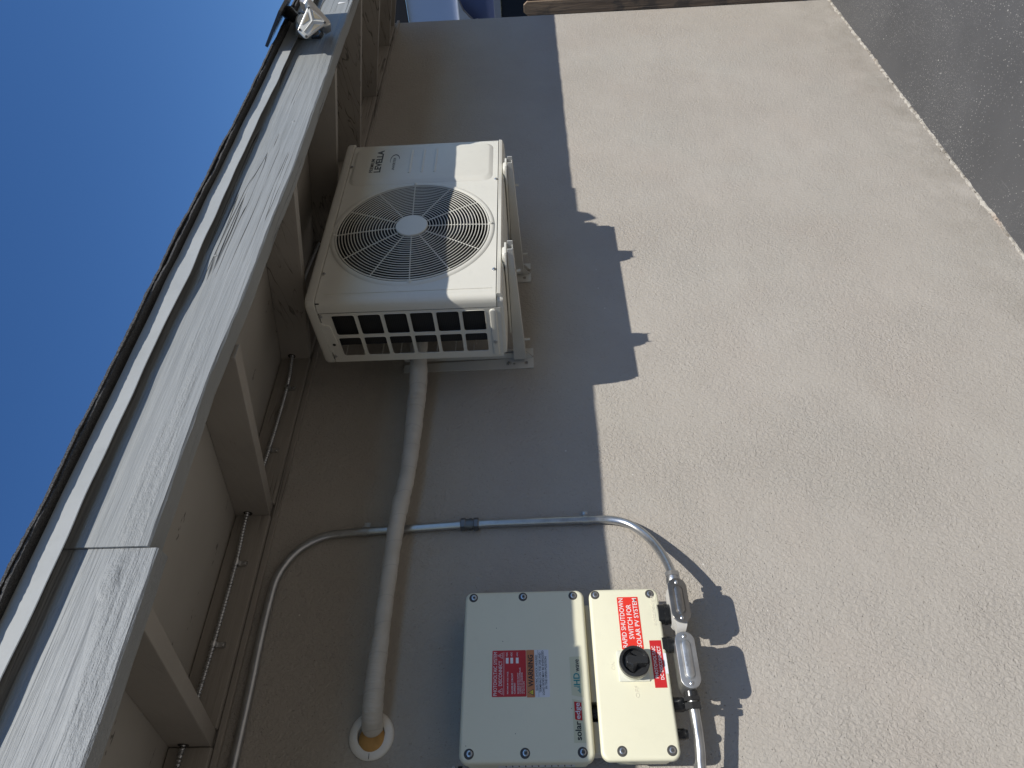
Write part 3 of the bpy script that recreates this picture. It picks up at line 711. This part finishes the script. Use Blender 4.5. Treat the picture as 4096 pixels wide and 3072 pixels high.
def strap(parent, x, z, vertical=True):
    mb = MB()
    for k in (-1, 1):
        pass
    rs = []
    for dz in (-.008, .008):
        rs.append([(x + (CR + .0022) * math.cos(a), CY + (CR + .0022) * math.sin(a), z + dz) for a in (2 * PI * k / 20 for k in range(20))])
    mb.rings(rs); mb.box(x + CR - .001, x + CR + .022, WY - .004, WY - .0015, z - .008, z + .008)
    mb.box(x + CR, x + CR + .003, CY - .004, WY - .002, z - .008, z + .008)
    o = mb.build('pipe_strap', MT['galv'], parent, 40)
    mb = MB(); mb.lathe((x + CR + .013, WY - .004, z), (0, -1, 0), [(.0065, 0), (.006, .004), (0, .005)], 8); mb.build('strap_screw', MT['steel'], o, 30)
strap(cd, .8935, 2.286); strap(cd, .911, 1.677)
mb = MB()
for z, h in ((2.022, .014), (1.986, .014)):
    hexnut(mb, (.9075, CY, z), (0, 0, -1), .0185, h)
mb.lathe((.9075, CY, 2.008), (0, 0, -1), [(.0150, 0), (.0150, .010), (.0172, .0102), (.0172, .0165), (.0150, .0167), (.0150, .022)], 24)
mb.build('compression_coupling', MT['dgalv'], cd, 30)
BY = 1.567
def cbody(par, xa, xb, zc_, cover, hubx, taper, ang=0.0):
    """conduit body: cast box with screwed oblong cover facing the front; the run is along x"""
    z0, z1 = zc_ - .0205, zc_ + .0205
    mb = MB(); softbox(mb, xa, xb, z0 + .001, z1 - .001, .019, BY - .019, BY + .042, .003)
    if taper: mb.rings([[(xa + .030, BY - .018, z0 + .003), (xa + .030, BY - .018, z1 - .003), (xa + .030, BY + .022, z1 - .003), (xa + .030, BY + .022, z0 + .003)],
                        [(xa - .006, BY - .010, z0 + .010), (xa - .006, BY - .010, z1 - .008), (xa - .006, BY + .022, z1 - .008), (xa - .006, BY + .022, z0 + .010)],
                        [(xa - .017, BY + .004, z0 + .014), (xa - .017, BY + .004, z1 - .008), (xa - .017, BY + .022, z1 - .008), (xa - .017, BY + .022, z0 + .014)]])
    body = mb.build('conduit_body', MT['pvc'] if taper else MT['cast'], par, 40, 0.0)
    mb = MB(); softbox(mb, xa - .002, xb + .002, z0 - .0012, z1 + .0012, .0215, BY - .0225, BY - .0195, .0010, FR, 10)
    cv = mb.build('cover_plate', cover, body, 40)
    mb = MB(); mb.rings([[(u, BY - .0224, v) for u, v in rrect(xa + .016, xb - .016, z0 + .0085, z1 - .0085, .0118, 10)], [(u, BY - .0262, v) for u, v in rrect(xa + .0195, xb - .0195, z0 + .012, z1 - .012, .0083, 10)]])
    mb.rings([[(u, BY - .0262, v) for u, v in rrect(xa + .0197, xb - .0197, z0 + .0122, z1 - .0122, .0081, 10)], [(u, BY - .0268, v) for u, v in rrect(xa + .021, xb - .021, z0 + .0135, z1 - .0135, .0068, 10)]])
    mb.build('raised_field', cover, cv, 30)
    for x in (xa + .0085, xb - .0085):
        mb = MB(); mb.lathe((x, BY - .0225, zc_), (0, -1, 0), [(.0048, -.0005), (.0046, .0012), (.003, .0024), (.0012, .0026), (.001, .0012)], 14); mb.build('cover_screw', MT['steel'], cv, 40)
    # marks cast in the field (too small to read)
    mb = MB(); xm = (xa + xb) / 2
    for row, zz in enumerate((zc_ + .0032, zc_ - .0042)):
        for k in range(9 if row == 0 else 12):
            x = xm - .016 + k * .0032
            mb.box(x, x + .0018, BY - .0275, BY - .0266, zz, zz + .0032 - .0008 * (k % 3))
    mb.build('cast_marks', cover, cv, 0)
    # hub up into the box above
    hr = .0245 if taper else .0185
    mb = MB(); mb.cyl((hubx, BY + .022, z1 - .012), (hubx, BY + .022, 1.5335), hr * .92, seg=28); mb.lathe((hubx, BY + .022, z1 + .004), (0, 0, 1), [(hr * .95, 0), (hr, .001), (hr, .008), (hr * .95, .009)], 28)
    mb.build('hub', MT['nickp'], body, 40)
    return body
b1 = cbody(cd, .577, .679, 1.4855, MT['bronze'], .611, True)
mb = MB(); hexnut(mb, (.706, BY + .004, 1.4870), (-1, -.02, 0), .0185, .012); mb.lathe((.694, BY + .004, 1.4868), (-1, 0, 0), [(.0155, 0), (.0155, .004), (.0175, .0045), (.0175, .014), (.0165, .016)], 24)
mb.build('hex_connector', MT['galv'], cd, 30)
cd2 = empty('lower_conduit', (.34, BY, 1.49), 'galvanised conduit leaving below the white switch box towards the left', 'conduit')
cbody(cd2, .4345, .552, 1.4885, MT['cast'], .540, False)
P2 = [(.418, BY + .016, 1.4860), (.400, BY + .018, 1.4850), (.372, BY + .025, 1.4835), (.345, BY + .033, 1.4825), (.320, BY + .037, 1.4835), (.292, BY + .041, 1.4860), (.22, BY + .045, 1.489), (-.6, BY + .045, 1.489)]
mb = MB(); mb.tube(catmull(P2, 6), .0113, 20); mb.build('pipe', MT['galv'], cd2, 60)
mb = MB(); mb.cyl((.4360, BY + .012, 1.4870), (.418, BY + .015, 1.4862), .0158, seg=24); hexnut(mb, (.4255, BY + .014, 1.4865), (-1, .12, -.04), .0190, .009); hexnut(mb, (.4145, BY + .0155, 1.4860), (-1, .15, -.05), .0192, .014)
mb.build('hex_connector', MT['blackp'], cd2, 30)
mb = MB(); mb.cyl((.290, BY + .0412, 1.4862), (.265, BY + .0435, 1.4875), .0137, seg=24); mb.build('pipe_coupling', MT['steel'], cd2, 40)

# ------------------------------------------------------------------ solar inverter
LY = 1.578
inv = empty('solar_inverter', (.487, WY, 1.706), 'cream solar inverter cabinet with six corner bolts and red warning sticker', 'inverter')
IV = MT['inv']
mb = MB(); softbox(mb, .302, .672, 1.7045, 1.9895, .018, LY, LY + .026, .008, FR, 8, 5); lid = mb.build('lid', IV, inv, 40)
mb = MB(); softbox(mb, .309, .665, 1.712, 1.983, .014, LY + .0265, LY + .088, .001); mb.build('housing', IV, inv, 40)
mb = MB()
for k in range(14): mb.box(.33 + k * .0245, .336 + k * .0245, LY + .040, LY + .085, 1.9835, 1.9905)
mb.build('cooling_fins', IV, inv, 0)
mb = MB(); mb.box(.35, .62, LY + .0885, WY - .001, 1.74, 1.96); mb.build('mounting_plate', MT['galv'], inv, 0, .002)
def bolt(x, z, par, y=LY, ry=.0105):
    mb = MB(); mb.lathe((x, y, z), (0, -1, 0), [(ry, -.0010), (ry, .0003), (ry - .0006, .0004), (0, .0004)], 24)
    o = mb.build('recess_shade_disc', MT['holed'], par, 40)  # proud dark disc, the shade of the bolt's recess put into its colour
    mb = MB(); mb.lathe((x + .0006, y, z - .0012), (0, -1, 0), [(.0064, .0003), (.0064, .0008), (.0050, .0013), (.0036, .0013), (.0032, .0007), (0, .0007)], 18)
    mb.build('bolt_head', MT['steel'], o, 40)
    mb = MB(); mb.lathe((x + .0006, y, z - .0012), (0, -1, 0), [(.0031, .0009), (.0031, .0012), (0, .0012)], 6); mb.build('hex_socket', MT['holed'], o, 0)
for i, x in enumerate((.3195, .657)):
    for z in (1.968 + .001 * i, 1.850, 1.730): bolt(x, z, lid)
# stickers
def sticker(x0, x1, z0, z1, mat, par, y, name='sticker', r=.002, rot=0.0):
    mb = MB(); mb.plate(rrect(x0, x1, z0, z1, r, 3), FR, y, y + .0004); return mb.build(name, mat, par, 0)
S1 = LY - .0005
rs_ = sticker(.431, .531, 1.8450, 1.9215, MT['red'], lid, S1, 'warning_sticker')
T = S1 - .0002; Wt = MT['white']
L = []
L.append(text('PHOTOVOLTAIC SYSTEM', .4335, .5275, 1.9105, 1.9185, T, Wt, rs_))
L.append(text('DISCONNECT', .454, .508, 1.8990, 1.9068, T, Wt, rs_))
for s_, x0, x1, z in (('MAXIMUM VOLTAGE', .437, .484, 1.8850), ('MAXIMUM CIRCUIT', .437, .481, 1.8745), ('CURRENT', .437, .4605, 1.8690), ('MAXIMUM RATED OUTPUT', .437, .4815, 1.8620), ('CURRENT OF THE CONTROLLER', .437, .4925, 1.8575), ('OR DC TO DC CONVERTER', .437, .482, 1.8530), ('(IF INSTALLED)', .437, .463, 1.8485), ('VDC', .517, .527, 1.8862), ('ADC', .517, .527, 1.8758), ('ADC', .517, .527, 1.8632)):
    L.append(text(s_, x0, x1, z, z + (.0040 if z > 1.866 and 'C' in s_ else .0031), T, Wt, rs_, bold=.004))
merge_texts(L, 'lettering', rs_)
mb = MB(); mb.box(.434, .527, T, S1 + .0001, 1.8948, 1.8955)
for x in (.502, ):
    for z in (1.8845, 1.8742, 1.8618): mb.box(x, x + .0125, T, S1 + .0001, z, z + .0062)
for xc in (.4425, .5195):
    for (a, b) in (((-.0062, 0), (.0062, 0)), ((.0062, 0), (0, .0098)), ((0, .0098), (-.0062, 0)), ((.0008, .0072), (-.0014, .0044)), ((-.0014, .0044), (.0012, .0042)), ((.0012, .0042), (-.0006, .0016))):
        mb.tube([(xc + a[0], T + .0002, 1.8985 + a[1]), (xc + b[0], T + .0002, 1.8985 + b[1])], .00042, 4)
mb.build('boxes_and_triangles', Wt, rs_, 0)
og = sticker(.429, .531, 1.8262, 1.8442, MT['orange'], lid, S1, 'warning_band', .0015)
text('WARNING', .451, .520, 1.8292, 1.8408, T, MT['black'], og, bold=.02)
mb = MB(); mb.plate([(.4325, 1.8290), (.4465, 1.8290), (.4395, 1.8418)], FR, T, S1); mb.build('black_triangle', MT['black'], og, 0)
mb = MB(); mb.plate([(.4345, 1.8302), (.4445, 1.8302), (.4395, 1.8394)], FR, T - .0002, T); mb.build('yellow_triangle', MT['yellow'], og, 0)
mb = MB(); mb.box(.4391, .4399, T - .0004, T - .0002, 1.8330, 1.8368); mb.box(.4391, .4399, T - .0004, T - .0002, 1.8312, 1.8320); mb.build('exclamation_mark', MT['black'], og, 0)
ws = sticker(.429, .531, 1.7935, 1.8258, MT['lab'], lid, S1, 'hazard_text_sticker', .0015)
L = [text('ELECTRIC SHOCK HAZARD', .4435, .5195, 1.8195, 1.8243, T, MT['black'], ws, bold=.006), text('TERMINALS ON THE LINE AND', .4385, .5245, 1.8115, 1.8162, T, MT['black'], ws, bold=.006),
     text('LOAD SIDES MAY BE ENERGIZED', .4335, .529, 1.8050, 1.8097, T, MT['black'], ws, bold=.006), text('IN THE OPEN POSITION', .4465, .5155, 1.7985, 1.8032, T, MT['black'], ws, bold=.006)]
merge_texts(L, 'lettering', ws)
mb = MB(); mb.box(.4295, .5305, T, S1, 1.8176, 1.8181); mb.build('rule', MT['black'], ws, 0)
# logo plates
lp = MB(); lp.plate([(.3375, 1.7210), (.4185, 1.7210), (.4245, 1.7455), (.3375, 1.7465)], FR, S1, S1 + .0004); lp = lp.build('logo_plate', MT['plate'], lid, 0)
text('solar', .3425, .3795, 1.7295, 1.7425, T, MT['black'], lp, bold=.02)
mb = MB(); mb.plate([(.3805, 1.7262), (.4165, 1.7262), (.4190, 1.7418), (.3845, 1.7418), (.3825, 1.7404)], FR, T, S1); rb = mb.build('red_flag', MT['red'], lp, 0)
text('edge', .3835, .4165, 1.7268, 1.7405, T - .0002, MT['lab'], lp, 'lettering', bold=.012)
hp = MB(); hp.plate([(.4270, 1.7210), (.5145, 1.7208), (.5140, 1.7468), (.4325, 1.7460)], FR, S1, S1 + .0004); hp = hp.build('logo_plate', MT['plate'], lid, 0)
text('HD', .4525, .4785, 1.7262, 1.7402, T, MT['teal'], hp, bold=.02)
text('wave', .4815, .5080, 1.7262, 1.7335, T, MT['black'], hp, bold=.006)
mb = MB()
for k, (h0, h1) in enumerate(((1.7262, 1.7285), (1.7262, 1.7300), (1.7262, 1.7325), (1.7262, 1.7300), (1.7262, 1.7290), (1.7270, 1.7330), (1.7262, 1.7400))):
    mb.box(.4365 + k * .0022, .4379 + k * .0022, T, S1, h0, h1)
mb.build('bar_mark', MT['teal'], hp, 0)
sl_ = MB(); sl_.box(.3086, .3089, LY + .032, LY + .080, 1.745, 1.91); sl_ = sl_.build('side_label', MT['lab'], inv, 0)
mb = MB()
for r_ in range(11):
    for k in range(6): mb.box(.3083, .3086, LY + .035 + k * .007, LY + .0395 + k * .007 + .0015 * ((r_ * k) % 2), 1.752 + r_ * .014, 1.7545 + r_ * .014)
mb.build('print_marks', MT['black'], sl_, 0)
for x, z in ((.552, 1.898), (.583, 1.913), (.405, 1.748), (.357, 1.870), (.335, 1.975)):
    mb = MB(); mb.lathe((x, LY, z), (0, -1, 0), [(.0009, 0), (.0007, .0004), (0, .0005)], 8); mb.build('paint_fleck', MT['grime'], lid, 0)

# ------------------------------------------------------------------ switch box under the inverter
sw = empty('dc_switch_box', (.487, WY, 1.53), 'cream disconnect switch box with black rotary knob below the inverter', 'switch box')
mb = MB(); softbox(mb, .3025, .672, 1.5270, 1.6915, .019, LY, LY + .014, .007, FR, 8, 5); sld = mb.build('lid', IV, sw, 40)
mb = MB(); softbox(mb, .3125, .664, 1.5345, 1.6600, .016, LY + .0145, LY + .088, .001); sb = mb.build('housing', IV, sw, 40)
mb = MB(); mb.lathe((.3124, LY + .038, 1.592), (-1, 0, 0), [(.0115, 0), (.0115, .0016), (.0095, .0020), (.009, .0008), (0, .0008)], 24); mb.build('knockout_plug', IV, sb, 40)
mb = MB(); mb.box(.40, .60, LY + .0885, WY - .001, 1.56, 1.65); mb.build('mounting_plate', MT['galv'], sw, 0, .002)
bolt(.6575, 1.677, sld); bolt(.6570, 1.547, sld); bolt(.3205, 1.6480, sld); bolt(.3205, 1.545, sld)
rp = sticker(.528, .6505, 1.5765, 1.6260, MT['bred'], sld, S1, 'shutdown_sticker')
L = [text('RAPID SHUTDOWN', .5320, .6470, 1.6120, 1.6228, T, Wt, rp, bold=.005), text('SWITCH FOR', .551, .632, 1.5950, 1.6065, T, Wt, rp, bold=.005), text('SOLAR PV SYSTEM', .5320, .6470, 1.5800, 1.5905, T, Wt, rp, bold=.005)]
merge_texts(L, 'lettering', rp)
pd = sticker(.444, .547, 1.5360, 1.5625, MT['red'], sld, S1, 'disconnect_sticker', .0005)
L = [text('PHOTOVOLTAIC', .4640, .5340, 1.5515, 1.5590, T, Wt, pd, bold=.01), text('DC DISCONNECT', .4610, .5340, 1.5400, 1.5475, T, Wt, pd, bold=.01)]
merge_texts(L, 'lettering', pd)
sticker(.4735, .518, 1.5290, 1.5355, MT['lab'], sld, S1, 'blank_tag', .0003)
mb = MB(); softbox(mb, .4575, .525, 1.5710, 1.6395, .003, LY - .0035, LY + .001, .0015); bp = mb.build('knob_base', MT['greyp'], sld, 40)
mb = MB(); mb.lathe((.4915, LY - .003, 1.6045), (0, -1, 0), [(.0325, 0), (.0320, .016), (.0300, .018)], 40); mb.build('knob_collar', MT['greyp'], bp, 40)
kx, kz = .4915, 1.6050
mb = MB(); mb.lathe((kx, LY - .0205, kz), (0, -1, 0), [(.0335, 0), (.0335, .0135), (.0318, .0155), (.0270, .0155), (.0262, .004), (0, .0035)], 48)
kn = mb.build('rotary_knob', MT['blackp'], sld, 40)
mb = MB()
mb.rings([[(kx + u, LY - .0240, kz + v) for u, v in [(-.0250, .004), (-.0120, -.008), (-.011, -.0255), (.011, -.0255), (.0120, -.004), (.0245, .008), (.012, .020), (-.012, .020)]],
          [(kx + u, LY - .0440, kz + v) for u, v in [(-.010, .006), (-.0075, -.004), (-.0070, -.0285), (.0070, -.0285), (.0075, -.002), (.010, .010), (.006, .0185), (-.006, .0185)]]])
mb.build('handle', MT['blackp'], kn, 0, .0016)
L = [text('ON', .4835, .5005, 1.6460, 1.6545, LY - .0002, MT['emb'], sld, depth=.0005, res=2), text('OFF', .424, .449, 1.5990, 1.6075, LY - .0002, MT['emb'], sld, depth=.0005, res=2), text('solaredge', .581, .652, 1.5375, 1.5490, LY - .0002, MT['emb'], sld, depth=.0005, res=2)]
for t_ in L: t_.name = 'moulded_lettering'
mb = MB(); mb.box(.621, .650, LY - .0007, LY, 1.5352, 1.5362); mb.build('moulded_rule', MT['emb'], sld, 0)
for xg, r0, ln in ((.4165, .0150, .036), (.3575, .0115, .026)):
    mb = MB(); hexnut(mb, (xg, LY + .030, 1.5342), (0, 0, -1), r0 * 1.08, .010); mb.lathe((xg, LY + .030, 1.5240), (0, 0, -1), [(r0, 0), (r0, ln * .55), (r0 * .86, ln * .68), (r0 * .8, ln * .7), (r0 * .8, ln * .85), (r0 * .5, ln * .85)], 12)
    mb.build('cable_gland', MT['nickp'], sw, 40)
# brackets joining the two boxes
mb = MB(); mb.box(.425, .645, LY + .030, LY + .072, 1.6605, 1.7115); mb.build('joining_bracket', MT['invs'], inv, 0, .002)
mb = MB(); mb.box(.322, .385, LY + .030, LY + .072, 1.6605, 1.7115); mb.build('joining_bracket', MT['invs'], inv, 0, .002)
mb = MB(); mb.cyl((.405, LY + .045, 1.6605), (.405, LY + .045, 1.7115), .0125, seg=16); mb.lathe((.405, LY + .045, 1.690), (0, 0, 1), [(.0165, 0), (.0165, .010)], 6); mb.build('cable_gland', MT['nickp'], inv, 30)

# ------------------------------------------------------------------ pvc stub at the left of the inverter
pv = empty('pvc_stub', (.28, 1.62, 2.03), 'white plastic conduit stub standing beside the inverter at its upper left', 'pipe')
mb = MB(); mb.cyl((.292, 1.62, 1.9985), (.292, 1.62, 2.09), .0105, seg=20); mb.lathe((.292, 1.62, 1.9985), (0, 0, 1), [(.0105, 0), (.0145, .001), (.0145, .007), (.0105, .008)], 20); mb.build('pipe', MT['pvc'], pv, 40)
mb = MB(); mb.lathe((.292, 1.62, 1.985), (0, 0, 1), [(.0135, 0), (.0135, .009), (.009, .0095), (.009, .0135)], 20); mb.build('black_seal', MT['nickp'], pv, 40)

# ------------------------------------------------------------------ armoured cable through the rafters
ca = empty('armoured_cable', (.7, 1.655, 2.618), 'thin spiral metal armoured cable threaded through holes in the rafters', 'cable')
mb = MB(); pts = [(-1.2, 1.648, 2.619), (.2, 1.648, 2.620), (.36, 1.648, 2.620), (.586, 1.652, 2.617), (.80, 1.650, 2.616), (.955, 1.646, 2.621), (1.166, 1.652, 2.612), (1.409, 1.652, 2.609), (1.56, 1.648, 2.620), (1.75, 1.640, 2.635), (1.92, 1.640, 2.650), (2.1, 1.645, 2.640), (2.2, 1.648, 2.63)]
C = catmull(pts, 40); out = []; rad = []
acc = 0; last = C[0]; step = .0016
dense = []
for a, b in zip(C[:-1], C[1:]):
    d = (b - a).length; n_ = max(1, int(d / step))
    for k in range(n_): dense.append(a + (b - a) * k / n_)
dist = 0
for i, p in enumerate(dense):
    if i: dist += (p - dense[i - 1]).length
    rad.append(.0058 + .0014 * math.cos(dist / .0085 * 2 * PI))
mb.tube(dense, rad, 10); mb.build('cable', MT['galv'], ca, 60)
for x, z in ((.586, 2.617), (.801, 2.616), (1.166, 2.612), (1.409, 2.609)):
    mb = MB(); mb.tube([(x - .006, 1.651, z), (x + .006, 1.651, z)], .0078, 14); mb.box(x - .006, x + .006, 1.656, 1.6635, z - .026, z - .004); mb.lathe((x, 1.656, z - .019), (0, -1, 0), [(.005, 0), (.0045, .003), (0, .0035)], 8)
    mb.build('cable_clip', MT['steel'], ca, 40)
for xf, xr in rpos[2:6]:
    mb = MB(); xx = xr - .0015 + (xf - xr) * (WY - 1.648) / (WY - .95)
    mb.lathe((xx + .0012, 1.648, 2.620), (-1, 0, 0), [(.0125, 0), (.012, .0012), (.006, .0014)], 18); mb.build('drilled_hole_rim', MT['grime'], ca, 40)

# ------------------------------------------------------------------ solar security light on the fascia
lt = empty('solar_security_light', (2.27, FY, 2.47), 'white solar security light with triangular LED head screwed to the roof fascia', 'security light')
def frame(c, nrm, upv):
    n_ = Vector(nrm).normalized(); u_ = Vector(upv); u_ = (u_ - n_ * u_.dot(n_)).normalized(); r_ = u_.cross(n_)
    c = Vector(c)
    return lambda a, b, d: tuple(c + r_ * a + u_ * b + n_ * d)
def rpoly(pts, r, n=5):
    out = []; m_ = len(pts)
    for i in range(m_):
        p = Vector(pts[i]); a = (Vector(pts[i - 1]) - p).normalized(); b = (Vector(pts[(i + 1) % m_]) - p).normalized()
        ang = a.angle(b); d = r / math.tan(ang / 2); p0 = p + a * d; p1 = p + b * d
        for k in range(n + 1):
            t = k / n; q = (1 - t) ** 2 * p0 + 2 * t * (1 - t) * p + t * t * p1; out.append((q.x, q.y))
    return out
def scale2(pts, s_, c=None):
    cx = sum(p[0] for p in pts) / len(pts); cy = sum(p[1] for p in pts) / len(pts)
    return [(cx + (x - cx) * s_, cy + (y - cy) * s_) for x, y in pts]
HC = Vector((2.130, .822, 2.440)); HN = Vector((-.80, -.52, -.30)).normalized()
HU = Vector((0, 0, 1)); HU = (HU - HN * HU.dot(HN)).normalized(); HR = HU.cross(HN).normalized()
HEAD = [(.0441, -.0042), (.0003, -.0522), (-.0445, .0153), (-.0231, .0350)]
def hf(a, b, d): return tuple(HC + HR * a + HU * b + HN * d)
def lamp_head():
    fn = hf
    out = rpoly(HEAD, .009)
    mb = MB(); mb.rings([[fn(a, b, -.034) for a, b in scale2(out, .72)], [fn(a, b, -.024) for a, b in scale2(out, .97)], [fn(a, b, -.004) for a, b in scale2(out, 1.06)], [fn(a, b, .0) for a, b in scale2(out, 1.05)], [fn(a, b, .001) for a, b in scale2(out, 1.0)]])
    h = mb.build('lamp_head', MT['chrome'], lt, 40)
    mb = MB(); mb.rings([[fn(a, b, .0006) for a, b in scale2(out, .965)], [fn(a, b, .003) for a, b in scale2(out, .95)], [fn(a, b, .0034) for a, b in scale2(out, .92)]]); mb.build('lens', MT['lens'], h, 30)
    A, B, C_, D_ = [Vector(p) for p in HEAD]            # apex, right, bottom, left
    M_ = (A + B + (C_ + D_) / 2) / 3; M_ = M_ * .95 + (A + B + C_ + D_) / 4 * .05
    mb = MB()
    for tgt in (A, B, (C_ + D_) / 2):
        e = M_ + (tgt - M_) * .80; mb.tube([fn(M_.x, M_.y, .0046), fn(e.x, e.y, .0042)], [.0026, .0016], 6)
    mb.build('lens_ridge', MT['lens'], h, 50)
    for tri in ((A, B, M_), (B, C_, M_), (A, D_, M_)):
        cc = (tri[0] + tri[1] + tri[2]) / 3; t3_ = [cc + (p - cc) * .60 for p in tri]
        mb = MB(); mb.plate(rpoly([(p.x, p.y) for p in t3_], .002), fn, .0030, .0038); tray = mb.build('led_tray', MT['ledp'], h, 0)
        mb = MB(); P0, P1, P2 = t3_
        for i in range(1, 8):
            for j in range(1, 8 - i):
                p = P0 * (1 - i / 8 - j / 8) + P1 * (i / 8) + P2 * (j / 8)
                mb.rings([[fn(p.x + dx, p.y + dy, d) for dx, dy in ((-.0013, -.0011), (.0013, -.0011), (.0013, .0011), (-.0013, .0011))] for d in (.0038, .0044)])
        mb.build('led_chips', MT['led'], tray, 0)
    cen = (A + B + C_ + D_) / 4
    for q in (A, B, C_, D_):
        p = cen + (q - cen) * .86
        mb = MB(); mb.rings([[fn(p.x + r * math.cos(a), p.y + r * math.sin(a), d) for a in (2 * PI * k / 12 for k in range(12))] for r, d in ((.0036, .003), (.0036, .0044), (.0014, .0046))]); mb.build('lens_screw', MT['holed'], h, 0)
def lamp_head2():
    """second head, seen edge-on beside the first, turned the other way"""
    c = Vector((2.225, .838, 2.428)); n_ = Vector((.55, -.45, -.70)).normalized(); u_ = Vector((.1, .3, 1)); u_ = (u_ - n_ * u_.dot(n_)).normalized(); r_ = u_.cross(n_)
    fn = lambda a, b, d: tuple(c + r_ * a + u_ * b + n_ * d)
    out = rpoly([(.078, .020), (.012, -.048), (-.070, -.012), (-.060, .034)], .010)
    mb = MB(); mb.rings([[fn(a, b, -.030) for a, b in scale2(out, .70)], [fn(a, b, -.020) for a, b in scale2(out, .96)], [fn(a, b, -.003) for a, b in scale2(out, 1.04)], [fn(a, b, .0) for a, b in scale2(out, 1.02)], [fn(a, b, .001) for a, b in scale2(out, .98)]])
    h = mb.build('lamp_head', MT['chrome'], lt, 40)
    mb = MB(); mb.rings([[fn(a, b, .0006) for a, b in scale2(out, .93)], [fn(a, b, .003) for a, b in scale2(out, .90)]]); mb.build('lens', MT['lens'], h, 30)
lamp_head()
lamp_head2()
mb = MB(); fn = frame((2.265, .880, 2.497), (0, -1, -.25), (0, 0, 1)); mb.rings([[fn(a, b, d) for a, b in rrect(-.040, .040, -.032, .028, .012)] for d in (-.028, .014)]); mb.build('housing', MT['chrome'], lt, 40, .003)
mb = MB(); mb.cyl((2.255, .872, 2.497), (2.205, .845, 2.482), .019, .016, 18); mb.lathe((2.235, .861, 2.491), (2.205 - 2.255, .845 - .872, 2.482 - 2.497), [(.020, 0), (.022, .001), (.022, .006), (.020, .007)], 18); mb.build('swivel_joint', MT['chrome'], lt, 40)
mb = MB(); mb.box(2.228, 2.302, .900, .911, 2.446, 2.512); mb.build('mount_plate', MT['blackp'], lt, 0, .003)
fn = frame((2.262, .848, 2.562), (.0, -.60, .80), (0, .86, .5))
mb = MB(); mb.rings([[fn(a, b, d) for a, b in rrect(-.150, .150, -.085, .040, .006)] for d in (-.005, .004)]); pn = mb.build('solar_panel', MT['blackp'], lt, 0, .0015)
mb = MB(); mb.rings([[fn(a, b, d) for a, b in rrect(-.143, .143, -.079, .034, .003)] for d in (.004, .0045)]); mb.build('solar_cells', MT['cell'], pn, 0)
mb = MB(); mb.tube([(2.262, .868, 2.508), (2.275, .862, 2.525), (2.300, .856, 2.548)], [.015, .017, .022], 14); mb.cyl((2.235, .868, 2.505), (2.290, .868, 2.509), .016, seg=18); mb.build('hinge_arm', MT['blackp'], lt, 40)
mb = MB(); mb.lathe((2.234, .866, 2.505), (-1, -.3, 0), [(.005, 0), (.0045, .002), (0, .0026)], 10); mb.build('hinge_screw', MT['steel'], lt, 40)

# ------------------------------------------------------------------ fence past the house corner
fe = empty('wooden_fence', (4.65, 1.5, 0), 'weathered brown dog-eared picket fence behind the far house corner', 'fence')
y = 1.812 + 0.089 * 2
for k in range(16):
    yb = y - .089 * k; ya = yb - .083; zt = 1.790 + .006 * random.random(); xo = 4.62 + .004 * random.random(); t = .018
    if k == 1: zt = 1.788
    if k == 2: zt, xo = 1.797, 4.612
    pr = [(ya, .03), (yb, .03), (yb, zt - .022), (yb - .020, zt), (ya + .020, zt), (ya, zt - .022)]
    mb = MB(); mb.plate(pr, SD, xo, xo + t); mb.build('picket', MT['fence'], fe, 0, .0015, 1)
for z in (.35, 1.45):
    mb = MB(); mb.box(4.6425, 4.68, .5, 1.99, z, z + .085); mb.build('rail', MT['fence'], fe, 0, .002)

# ------------------------------------------------------------------ neighbouring outbuilding
nb = empty('neighbouring_shed', (7.9, 3.4, 0), 'pale blue panelled shed with dark eave beyond the fence', 'shed')
NX = 7.6
def nbp(name, z0, z1, mat, x=NX, ya=1.8, yb=6.5, th=.04):
    mb = MB(); mb.box(x, x + th, ya, yb, z0, z1); return mb.build(name, mat, nb, 0, .002)
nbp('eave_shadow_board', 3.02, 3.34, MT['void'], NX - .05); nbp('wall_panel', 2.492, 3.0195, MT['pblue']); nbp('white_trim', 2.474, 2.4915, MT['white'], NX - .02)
nbp('lower_panel', 2.105, 2.4735, MT['navy'], NX + .01); nbp('grey_sill', 2.035, 2.1045, MT['gpost'], NX - .03); nbp('dark_opening_sheet', 0.0, 2.0345, MT['vblack'])  # lowest black sheet paints in the darkness of an opening
mb = MB(); pr = [(2.72, 2.472), (6.0, 2.472), (6.0, 2.19), (3.05, 2.255), (2.96, 2.33), (2.86, 2.42)]; mb.plate(pr, SD, NX - .12, NX - .06); mb.build('canvas_valance', MT['gcloth'], nb, 0, .004)
mb = MB(); mb.plate([(2.93, 2.285), (3.07, 2.262), (3.06, 2.235), (2.955, 2.25)][::-1], SD, NX - .16, NX - .14); mb.build('valance_sunlit_patch', MT['white'], nb, 0)  # white patch paints in the sunlit bit of the canvas

# ------------------------------------------------------------------ added unseen house behind the camera, blocks sky light and neutralises the shade
nh = empty('added_facing_house', (0, -7.6, 0), 'added unseen tan stucco house that holds back sky light', 'house')
mb = MB(); mb.box(-14, 14, -13.0, -7.6, 0, 2.7); mb.build('wall', MT['tan'], nh, 0)
mb = MB(); e0, e1, rz = 2.62, 3.5, -10.3
mb.add([(-14.5, -7.1, e0), (14.5, -7.1, e0), (14.5, rz, e1), (-14.5, rz, e1), (-14.5, -13.5, e0), (14.5, -13.5, e0)], [(0, 1, 2, 3), (3, 2, 5, 4), (0, 1, 5, 4), (1, 5, 2), (0, 3, 4)]); mb.build('roof', MT['shingle'], nh, 0)
